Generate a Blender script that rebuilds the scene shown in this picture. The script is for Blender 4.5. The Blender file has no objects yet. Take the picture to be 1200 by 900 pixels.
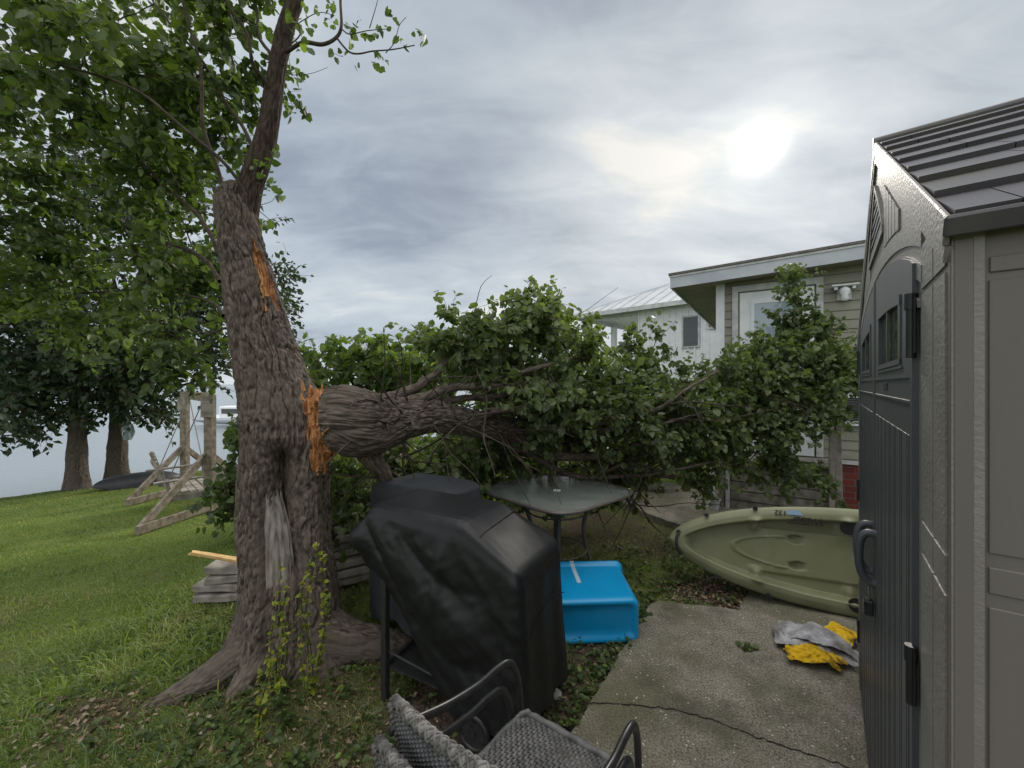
import bpy, math, random
import numpy as np
from mathutils import Vector, Matrix

# ------------------------------------------------------------ camera, sky, sun, exposure
SC = bpy.context.scene
COL = SC.collection
F = 480.0                       # focal length in pixels of a 1200 px wide picture
CAMZ = 1.6
cd = bpy.data.cameras.new("camera"); cam = bpy.data.objects.new("camera", cd); COL.objects.link(cam)
cam.location = (0, 0, CAMZ); cam.rotation_euler = (math.radians(90), 0, 0)
cd.sensor_width = 36; cd.lens = 36 * F / 1200; cd.clip_start = 0.02; cd.clip_end = 6000
SC.camera = cam
SC.view_settings.view_transform = 'Standard'; SC.view_settings.look = 'None'
SC.view_settings.exposure = 0.76; SC.view_settings.gamma = 1
SC.view_settings.use_curve_mapping = False
SUNV = Vector((0.604, 1.0, 0.579)).normalized()
W = bpy.data.worlds.new("World"); SC.world = W; W.use_nodes = True
def build_world():
    nt = W.node_tree; N = nt.nodes; L = nt.links; N.clear()
    out = N.new('ShaderNodeOutputWorld'); bg = N.new('ShaderNodeBackground'); bg.inputs[1].default_value = 0.1
    L.new(bg.outputs[0], out.inputs[0])
    sky = N.new('ShaderNodeTexSky'); sky.sky_type = 'NISHITA'; sky.sun_disc = False
    sky.sun_elevation = math.asin(SUNV.z); sky.sun_rotation = math.atan2(SUNV.x, SUNV.y)
    sky.air_density = 1.0; sky.dust_density = 1.5; sky.ozone_density = 1.5
    tc = N.new('ShaderNodeTexCoord')
    nrm = N.new('ShaderNodeVectorMath'); nrm.operation = 'NORMALIZE'; L.new(tc.outputs['Generated'], nrm.inputs[0])
    sep = N.new('ShaderNodeSeparateXYZ'); L.new(nrm.outputs[0], sep.inputs[0])
    def m(op, a, b=None, c=None, clamp=False):
        n = N.new('ShaderNodeMath'); n.operation = op; n.use_clamp = clamp
        for i, v in enumerate((a, b, c)):
            if v is None: continue
            if isinstance(v, (int, float)): n.inputs[i].default_value = v
            else: L.new(v, n.inputs[i])
        return n.outputs[0]
    zc = m('ADD', m('MAXIMUM', sep.outputs[2], 0.0), 0.34)
    cx = m('DIVIDE', sep.outputs[0], zc); cy = m('DIVIDE', sep.outputs[1], zc)
    comb = N.new('ShaderNodeCombineXYZ'); L.new(cx, comb.inputs[0]); L.new(cy, comb.inputs[1])
    def noise(scale, det, rough, sx, sy, rot, off, dist=0.6):
        mp = N.new('ShaderNodeMapping'); L.new(comb.outputs[0], mp.inputs[0])
        mp.inputs['Rotation'].default_value = (0, 0, rot); mp.inputs['Scale'].default_value = (sx, sy, 1)
        mp.inputs['Location'].default_value = off
        n = N.new('ShaderNodeTexNoise'); n.inputs['Scale'].default_value = scale; n.inputs['Detail'].default_value = det
        n.inputs['Roughness'].default_value = rough; n.inputs['Distortion'].default_value = dist
        L.new(mp.outputs[0], n.inputs[0]); return n.outputs[0]
    n1 = noise(1.0, 5, 0.50, 1.0, 1.7, 0.55, (1.3, 4.0, 0), 0.5)
    n2 = noise(3.2, 6, 0.55, 1.0, 2.2, 0.40, (7.3, 0.4, 2), 0.6)
    n3 = noise(0.55, 3, 0.5, 1.0, 1.5, 0.8, (3.1, 9.4, 2), 0.3)
    mixn = m('ADD', m('ADD', m('MULTIPLY', n1, 0.52), m('MULTIPLY', n2, 0.21)), m('MULTIPLY', n3, 0.27))
    # angle to the sun
    dp = N.new('ShaderNodeVectorMath'); dp.operation = 'DOT_PRODUCT'
    L.new(nrm.outputs[0], dp.inputs[0]); dp.inputs[1].default_value = SUNV
    dot = m('MAXIMUM', dp.outputs['Value'], 0.0)
    ramp = N.new('ShaderNodeValToRGB'); L.new(mixn, ramp.inputs[0])
    e = ramp.color_ramp.elements
    e[0].position = 0.39; e[0].color = (0.225, 0.262, 0.325, 1)
    e[1].position = 0.605; e[1].color = (0.56, 0.575, 0.575, 1)
    k = e.new(0.47); k.color = (0.325, 0.375, 0.435, 1)
    k = e.new(0.545); k.color = (0.415, 0.465, 0.515, 1)
    # unseen sky brightened at zenith and behind camera: added fill light for the foreground
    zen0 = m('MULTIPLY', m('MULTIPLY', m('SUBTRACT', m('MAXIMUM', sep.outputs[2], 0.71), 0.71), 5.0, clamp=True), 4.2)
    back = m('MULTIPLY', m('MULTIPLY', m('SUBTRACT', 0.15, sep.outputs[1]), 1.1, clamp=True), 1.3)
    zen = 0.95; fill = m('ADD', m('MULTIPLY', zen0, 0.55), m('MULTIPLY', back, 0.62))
    hor = m('ADD', 0.95, m('MULTIPLY', m('POWER', m('SUBTRACT', 1.0, m('MAXIMUM', sep.outputs[2], 0.0)), 6.0), 0.18))
    g1 = m('MULTIPLY', m('POWER', dot, 14.0), 0.17)
    g2 = m('MULTIPLY', m('POWER', dot, 90.0), 0.12)
    g3 = m('MULTIPLY', m('POWER', dot, 300.0), 0.24)
    lum = m('ADD', hor, m('MULTIPLY', m('ADD', g1, g2), m('ADD', 0.35, mixn)))
    def vscale(c, f):
        n = N.new('ShaderNodeVectorMath'); n.operation = 'SCALE'; L.new(c, n.inputs[0])
        if isinstance(f, (int, float)): n.inputs['Scale'].default_value = f
        else: L.new(f, n.inputs['Scale'])
        return n.outputs[0]
    cloud = vscale(ramp.outputs[0], m('MULTIPLY', lum, 8.3))
    warm = N.new('ShaderNodeCombineXYZ'); warm.inputs[0].default_value = 1.0; warm.inputs[1].default_value = 0.90; warm.inputs[2].default_value = 0.68
    glow = vscale(warm.outputs[0], m('ADD', m('MULTIPLY', g3, 2.2), m('MULTIPLY', m('POWER', dot, 2300.0), 11.0)))
    d3 = m('POWER', dot, 4.0); wt_ = N.new('ShaderNodeCombineXYZ'); L.new(m('ADD', 1.0, m('MULTIPLY', d3, 0.06)), wt_.inputs[0]); L.new(m('ADD', 1.0, m('MULTIPLY', d3, 0.008)), wt_.inputs[1]); L.new(m('ADD', 0.985, m('MULTIPLY', d3, -0.04)), wt_.inputs[2])
    cm = N.new('ShaderNodeVectorMath'); cm.operation = 'MULTIPLY'; L.new(cloud, cm.inputs[0]); L.new(wt_.outputs[0], cm.inputs[1]); cloud = cm.outputs[0]
    mix = N.new('ShaderNodeMixRGB'); mix.inputs[0].default_value = 0.95
    lim = N.new('ShaderNodeVectorMath'); lim.operation = 'MINIMUM'; L.new(sky.outputs[0], lim.inputs[0]); lim.inputs[1].default_value = (9, 9, 9)
    L.new(lim.outputs[0], mix.inputs[1]); L.new(cloud, mix.inputs[2])
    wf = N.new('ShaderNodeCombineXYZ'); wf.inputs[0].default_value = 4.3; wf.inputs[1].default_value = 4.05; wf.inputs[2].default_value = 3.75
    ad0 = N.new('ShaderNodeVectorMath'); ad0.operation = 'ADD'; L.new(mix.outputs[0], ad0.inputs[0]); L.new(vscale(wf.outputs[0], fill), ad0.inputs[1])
    add = N.new('ShaderNodeVectorMath'); add.operation = 'ADD'; L.new(ad0.outputs[0], add.inputs[0]); L.new(glow, add.inputs[1])
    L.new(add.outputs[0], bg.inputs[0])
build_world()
sd = bpy.data.lights.new("sun", 'SUN'); sun = bpy.data.objects.new("sun", sd); COL.objects.link(sun)
sd.energy = 1.5; sd.angle = math.radians(10); sd.color = (1.0, 0.93, 0.82)
sun.rotation_euler = (-SUNV).to_track_quat('-Z', 'Y').to_euler(); sun.location = (6, 10, 8)
SC.cycles.max_bounces = 6; SC.cycles.transparent_max_bounces = 8; SC.cycles.use_denoising = True

# ------------------------------------------------------------ helpers
rng = np.random.default_rng(7); random.seed(7)
def V(*a): return np.array(a, dtype=float)
def at(x, y, d): return V((x - 600) * d / F, d, CAMZ - (y - 450) * d / F)      # picture point at depth d
def unit(v): return v / (np.linalg.norm(v, axis=-1, keepdims=True) + 1e-12)
def gz(x, y):
    s = -0.764 * x + 0.645 * y
    z = -0.068 * np.maximum(0, s - 3.0)
    return np.where(s > 13.3, -0.70 - np.clip((s - 13.3) * 1.6, 0, 2.2), np.maximum(z, -0.70))
def gpt(x, y, off=0.0): return V(x, y, float(gz(x, y)) + off)
def _h(ix, iy, iz, seed):
    n = (ix.astype(np.int64) * 374761393 + iy.astype(np.int64) * 668265263 + iz.astype(np.int64) * 2147483647 + seed * 1274126177) & 0x7fffffff
    n = ((n ^ (n >> 13)) * 1274126177) & 0x7fffffff
    n = (n ^ (n >> 16)) & 0xffff
    return n / 65535.0
def vn(x, y, z, seed=0):
    x = np.asarray(x, float); y = np.asarray(y, float); z = np.asarray(z, float)
    x, y, z = np.broadcast_arrays(x, y, z)
    ix = np.floor(x).astype(int); iy = np.floor(y).astype(int); iz = np.floor(z).astype(int)
    fx = x - ix; fy = y - iy; fz = z - iz
    fx = fx * fx * (3 - 2 * fx); fy = fy * fy * (3 - 2 * fy); fz = fz * fz * (3 - 2 * fz)
    r = 0
    for dx in (0, 1):
        for dy in (0, 1):
            for dz in (0, 1):
                r = r + _h(ix + dx, iy + dy, iz + dz, seed) * (fx if dx else 1 - fx) * (fy if dy else 1 - fy) * (fz if dz else 1 - fz)
    return r
def fbm(x, y, z=0, seed=0, o=4):
    r = 0; a = 0.5; f = 1; t = 0
    for i in range(o):
        r = r + a * vn(np.asarray(x) * f, np.asarray(y) * f, np.asarray(z) * f, seed + i); t += a; a *= 0.5; f *= 2.03
    return r / t
def sstep(a, b, x):
    t = np.clip((np.asarray(x, float) - a) / (b - a), 0, 1); return t * t * (3 - 2 * t)

class MB:
    def __init__(s): s.v = []; s.f = {}; s.n = 0; s.att = []; s.bk = []; s.m = {}
    def add(s, v, faces, att=None, bk=None, mi=0):
        v = np.asarray(v, float).reshape(-1, 3)
        for fc in faces:
            fc = np.asarray(fc, int)
            if fc.size == 0: continue
            if fc.ndim == 1: fc = fc[None]
            s.f.setdefault(fc.shape[1], []).append(fc + s.n)
            s.m.setdefault(fc.shape[1], []).append(np.full(len(fc), mi) if np.isscalar(mi) else np.asarray(mi))
        s.v.append(v); s.n += len(v)
        s.att.append(np.zeros(len(v)) if att is None else np.broadcast_to(att, (len(v),)).astype(float))
        s.bk.append(v if bk is None else bk)
        return s
    def box(s, x0, x1, y0, y1, z0, z1, M=None, bev=0.0):
        b = bev
        if b <= 0:
            v = V(*[(x, y, z) for z in (z0, z1) for y in (y0, y1) for x in (x0, x1)]).reshape(-1, 3)
            f = [[0, 2, 3, 1], [4, 5, 7, 6], [0, 1, 5, 4], [2, 6, 7, 3], [0, 4, 6, 2], [1, 3, 7, 5]]
        else:
            v = []; idx = {}
            for i, x in enumerate((x0, x1)):
                for j, y in enumerate((y0, y1)):
                    for k, z in enumerate((z0, z1)):
                        sx = b if i == 0 else -b; sy = b if j == 0 else -b; sz = b if k == 0 else -b
                        idx[i, j, k, 0] = len(v); v.append((x, y + sy, z + sz))
                        idx[i, j, k, 1] = len(v); v.append((x + sx, y, z + sz))
                        idx[i, j, k, 2] = len(v); v.append((x + sx, y + sy, z))
            f = []
            for a in range(3):
                o = [q for q in range(3) if q != a]
                for e in (0, 1):
                    ring = []
                    for p, q in ((0, 0), (1, 0), (1, 1), (0, 1)):
                        key = [0, 0, 0]; key[a] = e; key[o[0]] = p; key[o[1]] = q
                        ring.append(idx[tuple(key) + (a,)])
                    f.append(ring)
                for p in (0, 1):
                    for q in (0, 1):
                        k0 = [0, 0, 0]; k1 = [0, 0, 0]; k0[a] = 0; k1[a] = 1
                        k0[o[0]] = k1[o[0]] = p; k0[o[1]] = k1[o[1]] = q
                        f.append([idx[tuple(k0) + (o[0],)], idx[tuple(k1) + (o[0],)], idx[tuple(k1) + (o[1],)], idx[tuple(k0) + (o[1],)]])
            for i in (0, 1):
                for j in (0, 1):
                    for k in (0, 1): f.append([idx[i, j, k, 0], idx[i, j, k, 1], idx[i, j, k, 2]])
            v = np.array(v)
        v = np.asarray(v, float)
        if M is not None: v = v @ M[:3, :3].T + M[:3, 3]
        q = [a for a in f if len(a) == 4]; t = [a for a in f if len(a) == 3]
        return s.add(v, [np.array(q)] + ([np.array(t)] if t else []))
    def beam(s, p, q, w, h, up=(0, 0, 1), bev=0.0):
        p = np.asarray(p, float); q = np.asarray(q, float); d = q - p; L = np.linalg.norm(d); d = d / L
        u = np.asarray(up, float); sd_ = np.cross(d, u)
        if np.linalg.norm(sd_) < 1e-3: sd_ = np.cross(d, V(1, 0, 0))
        sd_ = unit(sd_); u = np.cross(sd_, d)
        M = np.eye(4); M[:3, 0] = d; M[:3, 1] = -sd_; M[:3, 2] = u; M[:3, 3] = p
        return s.box(0, L, -w / 2, w / 2, -h / 2, h / 2, M, bev)
    def tube(s, pts, rad, n=6, cap=True, att=None, close=False, shape=None):
        pts = np.asarray(pts, float); k = len(pts)
        rad = np.broadcast_to(np.asarray(rad, float), (k,))
        t = np.gradient(pts, axis=0) if not close else np.roll(pts, -1, 0) - np.roll(pts, 1, 0)
        t = unit(t)
        ref = V(0, 0, 1) if abs(t[0][2]) < 0.9 else V(1, 0, 0)
        a = unit(np.cross(t[0], ref)); A = [a]
        for i in range(1, k):
            a = a - t[i] * np.dot(a, t[i]); a = unit(a); A.append(a)
        A = np.array(A); B = np.cross(t, A)
        th = np.arange(n) * 2 * np.pi / n
        c = np.cos(th)[None, :, None]; si = np.sin(th)[None, :, None]
        R = rad[:, None, None]
        if shape is not None: R = R * shape(th[None, :], np.arange(k)[:, None] / (k - 1))[:, :, None]
        v = pts[:, None] + R * (c * A[:, None] + si * B[:, None])
        ln = np.concatenate([[0], np.cumsum(np.linalg.norm(np.diff(pts, axis=0), axis=1))])
        bk = np.stack([np.broadcast_to(rad[:, None] * np.cos(th), (k, n)), np.broadcast_to(rad[:, None] * np.sin(th), (k, n)),
                       np.broadcast_to(ln[:, None] * 0.25, (k, n))], -1).reshape(-1, 3)
        i = np.arange(k if close else k - 1)[:, None] * n; j = np.arange(n)[None]; j2 = (j + 1) % n
        i2 = (i + n) % (k * n)
        q = np.stack([i + j, i + j2, i2 + j2, i2 + j], -1).reshape(-1, 4)
        fs = [q]
        if cap and not close and n > 2: fs += [np.arange(n)[::-1], np.arange(n) + (k - 1) * n]
        return s.add(v.reshape(-1, 3), fs, att, bk)
    def cyl(s, p, q, r, n=16, r2=None):
        return s.tube([p, q], [r, r if r2 is None else r2], n)
    def grid(s, P, att=None, mi=0, flip=False, bk=None):
        a, b = P.shape[:2]
        i = np.arange(a - 1)[:, None] * b; j = np.arange(b - 1)[None]
        q = np.stack([i + j, i + j + 1, i + b + j + 1, i + b + j], -1).reshape(-1, 4)
        if flip: q = q[:, ::-1]
        return s.add(P.reshape(-1, 3), [q], None if att is None else np.asarray(att).reshape(-1), None if bk is None else bk.reshape(-1, 3), mi)
    def prism(s, poly, z0, z1, M=None):
        poly = np.asarray(poly, float); n = len(poly)
        v = np.concatenate([np.c_[poly, np.full(n, z0)], np.c_[poly, np.full(n, z1)]])
        if M is not None: v = v @ M[:3, :3].T + M[:3, 3]
        j = np.arange(n); j2 = (j + 1) % n
        return s.add(v, [np.stack([j, j2, j2 + n, j + n], -1), j[::-1].copy(), j + n])
    def build(s, name, mat, parent=None, smooth=False, loc=None, bark=False):
        me = bpy.data.meshes.new(name); v = np.concatenate(s.v)
        if loc is not None: v = v - np.asarray(loc)
        loops = []; starts = []; tot = 0; mi = []
        for k, L in s.f.items():
            F_ = np.concatenate(L); loops.append(F_.reshape(-1)); starts.append(tot + np.arange(len(F_)) * k); tot += F_.size
            mi.append(np.concatenate(s.m[k]))
        loops = np.concatenate(loops); starts = np.concatenate(starts); mi = np.concatenate(mi)
        me.vertices.add(len(v)); me.vertices.foreach_set('co', v.astype(np.float32).reshape(-1))
        me.loops.add(len(loops)); me.loops.foreach_set('vertex_index', loops.astype(np.int32))
        me.polygons.add(len(starts)); me.polygons.foreach_set('loop_start', starts.astype(np.int32))
        mats = mat if isinstance(mat, (list, tuple)) else [mat]
        for m_ in mats: me.materials.append(m_)
        me.update(calc_edges=True)
        if len(mats) > 1: me.polygons.foreach_set('material_index', mi.astype(np.int32))
        at_ = np.concatenate(s.att)
        if at_.any():
            a = me.attributes.new('rnd', 'FLOAT', 'POINT'); a.data.foreach_set('value', at_.astype(np.float32))
        if bark:
            a = me.attributes.new('bk', 'FLOAT_VECTOR', 'POINT'); a.data.foreach_set('vector', np.concatenate(s.bk).astype(np.float32).reshape(-1))
        me.polygons.foreach_set('use_smooth', np.full(len(starts), bool(smooth)))
        me.validate(clean_customdata=False)
        o = bpy.data.objects.new(name, me); COL.objects.link(o)
        if parent is not None: o.parent = parent
        if loc is not None: o.location = loc
        return o
def tag(o, label, cat, group=None):
    o['label'] = label; o['category'] = cat
    if group: o['group'] = group
    return o
def thing(name, label, cat, loc=(0, 0, 0), rz=0.0, group=None):
    o = bpy.data.objects.new(name, None); COL.objects.link(o); o.location = loc; o.rotation_euler = (0, 0, rz)
    o.empty_display_size = 0.1
    return tag(o, label, cat, group)
def struct(o, kind='structure'): o['kind'] = kind; return o
def copy_tree(o, parent=None):
    c = o.copy(); COL.objects.link(c); c.parent = parent
    for ch in [q for q in bpy.data.objects if q.parent == o]: copy_tree(ch, c)
    return c
def text_part(name, s, size, mat, parent, M, shear=0.0, ext=0.0004, offset=0.0):
    cu = bpy.data.curves.new(name, 'FONT'); cu.body = s; cu.size = size; cu.extrude = ext; cu.shear = shear; cu.offset = offset
    t = bpy.data.objects.new(name, cu); COL.objects.link(t)
    bpy.context.view_layer.update()
    me = bpy.data.meshes.new_from_object(t.evaluated_get(bpy.context.evaluated_depsgraph_get()))
    bpy.data.objects.remove(t); me.name = name; me.materials.clear(); me.materials.append(mat)
    me.transform(Matrix(M.tolist()))
    o = bpy.data.objects.new(name, me); COL.objects.link(o); o.parent = parent
    return o

# ------------------------------------------------------------ materials
def mat(name, c1, c2=None, rough=0.7, metal=0.0, scale=20, det=4, stretch=(1, 1, 1), bump=0.0, bscale=None, bdist=0.002, pos=(0.35, 0.65),
        c3=None, s3=2.0, spec=0.4, coord='Object', sheen=0, trans=0, alpha=None, rv=0.0, bdet=4):
    m = bpy.data.materials.new(name); m.use_nodes = True; N = m.node_tree.nodes; L = m.node_tree.links
    b = N['Principled BSDF']; b.inputs['Roughness'].default_value = rough; b.inputs['Metallic'].default_value = metal
    b.inputs['Specular IOR Level'].default_value = spec; b.inputs['Base Color'].default_value = (*c1, 1)
    if sheen: b.inputs['Sheen Weight'].default_value = sheen
    if coord == 'bk':
        tc = N.new('ShaderNodeAttribute'); tc.attribute_name = 'bk'; co = tc.outputs['Vector']
    else:
        tc = N.new('ShaderNodeTexCoord'); co = tc.outputs[coord]
    mp = N.new('ShaderNodeMapping'); mp.inputs['Scale'].default_value = stretch; L.new(co, mp.inputs[0])
    if c2 is not None:
        n = N.new('ShaderNodeTexNoise'); n.inputs['Scale'].default_value = scale; n.inputs['Detail'].default_value = det
        L.new(mp.outputs[0], n.inputs[0])
        r = N.new('ShaderNodeValToRGB'); L.new(n.outputs[0], r.inputs[0])
        r.color_ramp.elements[0].position = pos[0]; r.color_ramp.elements[0].color = (*c1, 1)
        r.color_ramp.elements[1].position = pos[1]; r.color_ramp.elements[1].color = (*c2, 1)
        col = r.outputs[0]
        if c3 is not None:
            n3 = N.new('ShaderNodeTexNoise'); n3.inputs['Scale'].default_value = s3; n3.inputs['Detail'].default_value = 5
            L.new(mp.outputs[0], n3.inputs[0])
            r3 = N.new('ShaderNodeValToRGB'); L.new(n3.outputs[0], r3.inputs[0])
            r3.color_ramp.elements[0].position = 0.48; r3.color_ramp.elements[1].position = 0.64
            mx = N.new('ShaderNodeMixRGB'); L.new(r3.outputs[0], mx.inputs[0]); L.new(col, mx.inputs[1]); mx.inputs[2].default_value = (*c3, 1)
            col = mx.outputs[0]
        L.new(col, b.inputs['Base Color'])
        if rv:
            mr = N.new('ShaderNodeMapRange'); L.new(n.outputs[0], mr.inputs[0]); mr.inputs[3].default_value = rough - rv; mr.inputs[4].default_value = rough + rv
            L.new(mr.outputs[0], b.inputs['Roughness'])
    if bump:
        n2 = N.new('ShaderNodeTexNoise'); n2.inputs['Scale'].default_value = bscale or scale; n2.inputs['Detail'].default_value = bdet
        L.new(mp.outputs[0], n2.inputs[0])
        bp = N.new('ShaderNodeBump'); bp.inputs['Strength'].default_value = bump; bp.inputs['Distance'].default_value = bdist
        L.new(n2.outputs[0], bp.inputs['Height']); L.new(bp.outputs[0], b.inputs['Normal'])
    return m
def leafmat(name, dark, light, yellow=None, trans=0.45, rough=0.45):
    m = bpy.data.materials.new(name); m.use_nodes = True; N = m.node_tree.nodes; L = m.node_tree.links
    b = N['Principled BSDF']; out = N['Material Output']
    a = N.new('ShaderNodeAttribute'); a.attribute_name = 'rnd'
    r = N.new('ShaderNodeValToRGB'); L.new(a.outputs['Fac'], r.inputs[0])
    e = r.color_ramp.elements; e[0].color = (*dark, 1); e[0].position = 0.05; e[1].color = (*light, 1); e[1].position = 0.93
    if yellow: k = e.new(0.97); k.color = (*yellow, 1)
    geo = N.new('ShaderNodeNewGeometry')
    mx = N.new('ShaderNodeMixRGB'); L.new(geo.outputs['Backfacing'], mx.inputs[0]); L.new(r.outputs[0], mx.inputs[1])
    pale = N.new('ShaderNodeMixRGB'); pale.inputs[0].default_value = 0.45; L.new(r.outputs[0], pale.inputs[1]); pale.inputs[2].default_value = (0.21, 0.26, 0.17, 1)
    L.new(pale.outputs[0], mx.inputs[2]); L.new(mx.outputs[0], b.inputs['Base Color'])
    b.inputs['Roughness'].default_value = rough; b.inputs['Specular IOR Level'].default_value = 0.5
    tr = N.new('ShaderNodeBsdfTranslucent'); sc = N.new('ShaderNodeVectorMath'); sc.operation = 'MULTIPLY'
    L.new(r.outputs[0], sc.inputs[0]); sc.inputs[1].default_value = (1.5, 1.7, 0.5); L.new(sc.outputs[0], tr.inputs[0])
    ms = N.new('ShaderNodeMixShader'); ms.inputs[0].default_value = trans; L.new(b.outputs[0], ms.inputs[1]); L.new(tr.outputs[0], ms.inputs[2])
    L.new(ms.outputs[0], out.inputs[0]); return m
MT = {}
MT['bark'] = mat('bark', (0.044, 0.035, 0.029), (0.165, 0.136, 0.113), rough=0.92, scale=70, det=7, coord='bk', bump=1.0, bscale=110, bdist=0.006, c3=(0.115, 0.095, 0.078), s3=7, spec=0.12, bdet=7)
MT['twig'] = mat('twig', (0.035, 0.028, 0.022), (0.085, 0.067, 0.052), rough=0.85, scale=25, spec=0.2)
MT['rawwood'] = mat('raw_wood', (0.15, 0.050, 0.020), (0.56, 0.27, 0.11), rough=0.75, scale=16, stretch=(3, 3, 0.7), det=6, bump=0.8, bscale=30, bdist=0.006, spec=0.2)
MT['deadwood'] = mat('dead_wood', (0.12, 0.10, 0.085), (0.33, 0.30, 0.27), rough=0.9, scale=12, stretch=(4, 4, 0.6), det=7, bump=0.7, bscale=26, bdist=0.005, spec=0.1)
MT['leaf'] = leafmat('leaf_green', (0.034, 0.058, 0.018), (0.120, 0.170, 0.048), (0.20, 0.27, 0.05))
MT['leaf_fallen'] = leafmat('leaf_fallen', (0.048, 0.070, 0.026), (0.165, 0.205, 0.078), (0.22, 0.25, 0.08), trans=0.42)
MT['leaf_dark'] = leafmat('leaf_dark', (0.012, 0.024, 0.010), (0.034, 0.058, 0.020), trans=0.3)
MT['leaf_light'] = leafmat('leaf_light', (0.055, 0.090, 0.026), (0.14, 0.19, 0.06), (0.22, 0.30, 0.07), trans=0.5)
MT['leaf_yellow'] = leafmat('leaf_yellow', (0.10, 0.17, 0.03), (0.42, 0.42, 0.06), (0.5, 0.36, 0.06), trans=0.5)
MT['weathered'] = mat('weathered_wood', (0.15, 0.135, 0.115), (0.33, 0.305, 0.27), rough=0.88, scale=9, stretch=(1, 1, 1), det=7, bump=0.6, bscale=40, bdist=0.003, spec=0.15)
MT['swingwood'] = mat('swing_wood', (0.13, 0.108, 0.082), (0.27, 0.23, 0.185), rough=0.85, scale=14, det=7, bump=0.4, bscale=40, spec=0.15)

MT['splitwood'] = mat('fresh_split_wood', (0.45, 0.27, 0.10), (0.72, 0.50, 0.24), rough=.8, scale=14, stretch=(1, 4, 4), det=6, bump=.5)

MT['bark_dark'] = mat('young_dark_bark', (0.026, 0.019, 0.015), (0.075, 0.056, 0.045), rough=0.9, scale=70, det=6, coord='bk', bump=.8, bscale=90, bdist=.003, spec=.12)
MT['slabwood'] = MT['deadwood']
# ------------------------------------------------------------ the ground, the lake, the concrete
SLAB = np.array([(-0.90, -2.0), (4.6, -2.0), (4.6, 2.05), (1.80, 3.12), (1.585, 2.845), (1.30, 2.90), (1.06, 2.955), (0.96, 2.90), (0.90, 2.77), (0.256, 1.84), (-0.90, 0.17)])
def in_poly(x, y, poly, grow=0.0):
    c = poly.mean(0); P = c + (poly - c) * (1 + grow)
    inside = np.zeros(np.shape(x), bool); n = len(P)
    for i in range(n):
        x0, y0 = P[i]; x1, y1 = P[(i + 1) % n]
        if y0 == y1: continue
        cond = ((y0 > y) != (y1 > y)) & (x < (x1 - x0) * (y - y0) / (y1 - y0) + x0)
        inside ^= cond
    return inside
PATH = np.array([(1.30, 5.60), (1.74, 4.62), (1.84, 4.50), (2.60, 4.02), (4.2, 3.2), (4.8, 4.6), (2.3, 6.5)])
def blob(x, y, cx, cy, rx, ry, a=0.0):
    dx = x - cx; dy = y - cy; c, s = math.cos(a), math.sin(a)
    return sstep(1.0, 0.35, np.sqrt(((dx * c + dy * s) / rx) ** 2 + ((-dx * s + dy * c) / ry) ** 2))
def dirt(x, y):
    d = blob(x, y, -0.85, 2.0, 1.15, 0.75) * 0.48
    d = np.maximum(d, blob(x, y, -0.1, 1.9, 0.85, 0.85) * 1.0)
    d = np.maximum(d, blob(x, y, 1.62, 3.12, 0.62, 0.42, -0.5) * 1.0)
    d = np.maximum(d, blob(x, y, 0.55, 2.35, 0.28, 0.45, 0.9) * 0.8)
    d = np.maximum(d, blob(x, y, -1.35, 2.45, 0.6, 0.45) * 0.6)
    d = np.maximum(d, blob(x, y, -2.0, 2.0, 0.35, 0.22) * 0.65)
    d = np.maximum(d, blob(x, y, 1.3, 4.3, 1.5, 0.8, -0.5) * 0.6)
    d = np.maximum(d, blob(x, y, 0.3, 4.6, 2.2, 1.2) * 0.75)
    n = fbm(x * 2.2, y * 2.2, 0, 3, 4)
    d = np.maximum(d * 1.15, sstep(0.52, 0.68, n) * 0.55 * sstep(4.6, 1.5, np.hypot(x + 1.5, y - 1.2)))
    return np.clip(d * (0.55 + 0.95 * fbm(x * 7, y * 7, 0, 5, 3)), 0, 1)
def axis(lo, hi, st, far):
    a = np.arange(lo, hi + st / 2, st); out = []; p = hi; s = st
    while p < far: s *= 1.35; p += s; out.append(p)
    neg = []; p = lo; s = st
    while p > -far: s *= 1.35; p -= s; neg.append(p)
    return np.concatenate([neg[::-1], a, out])
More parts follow.
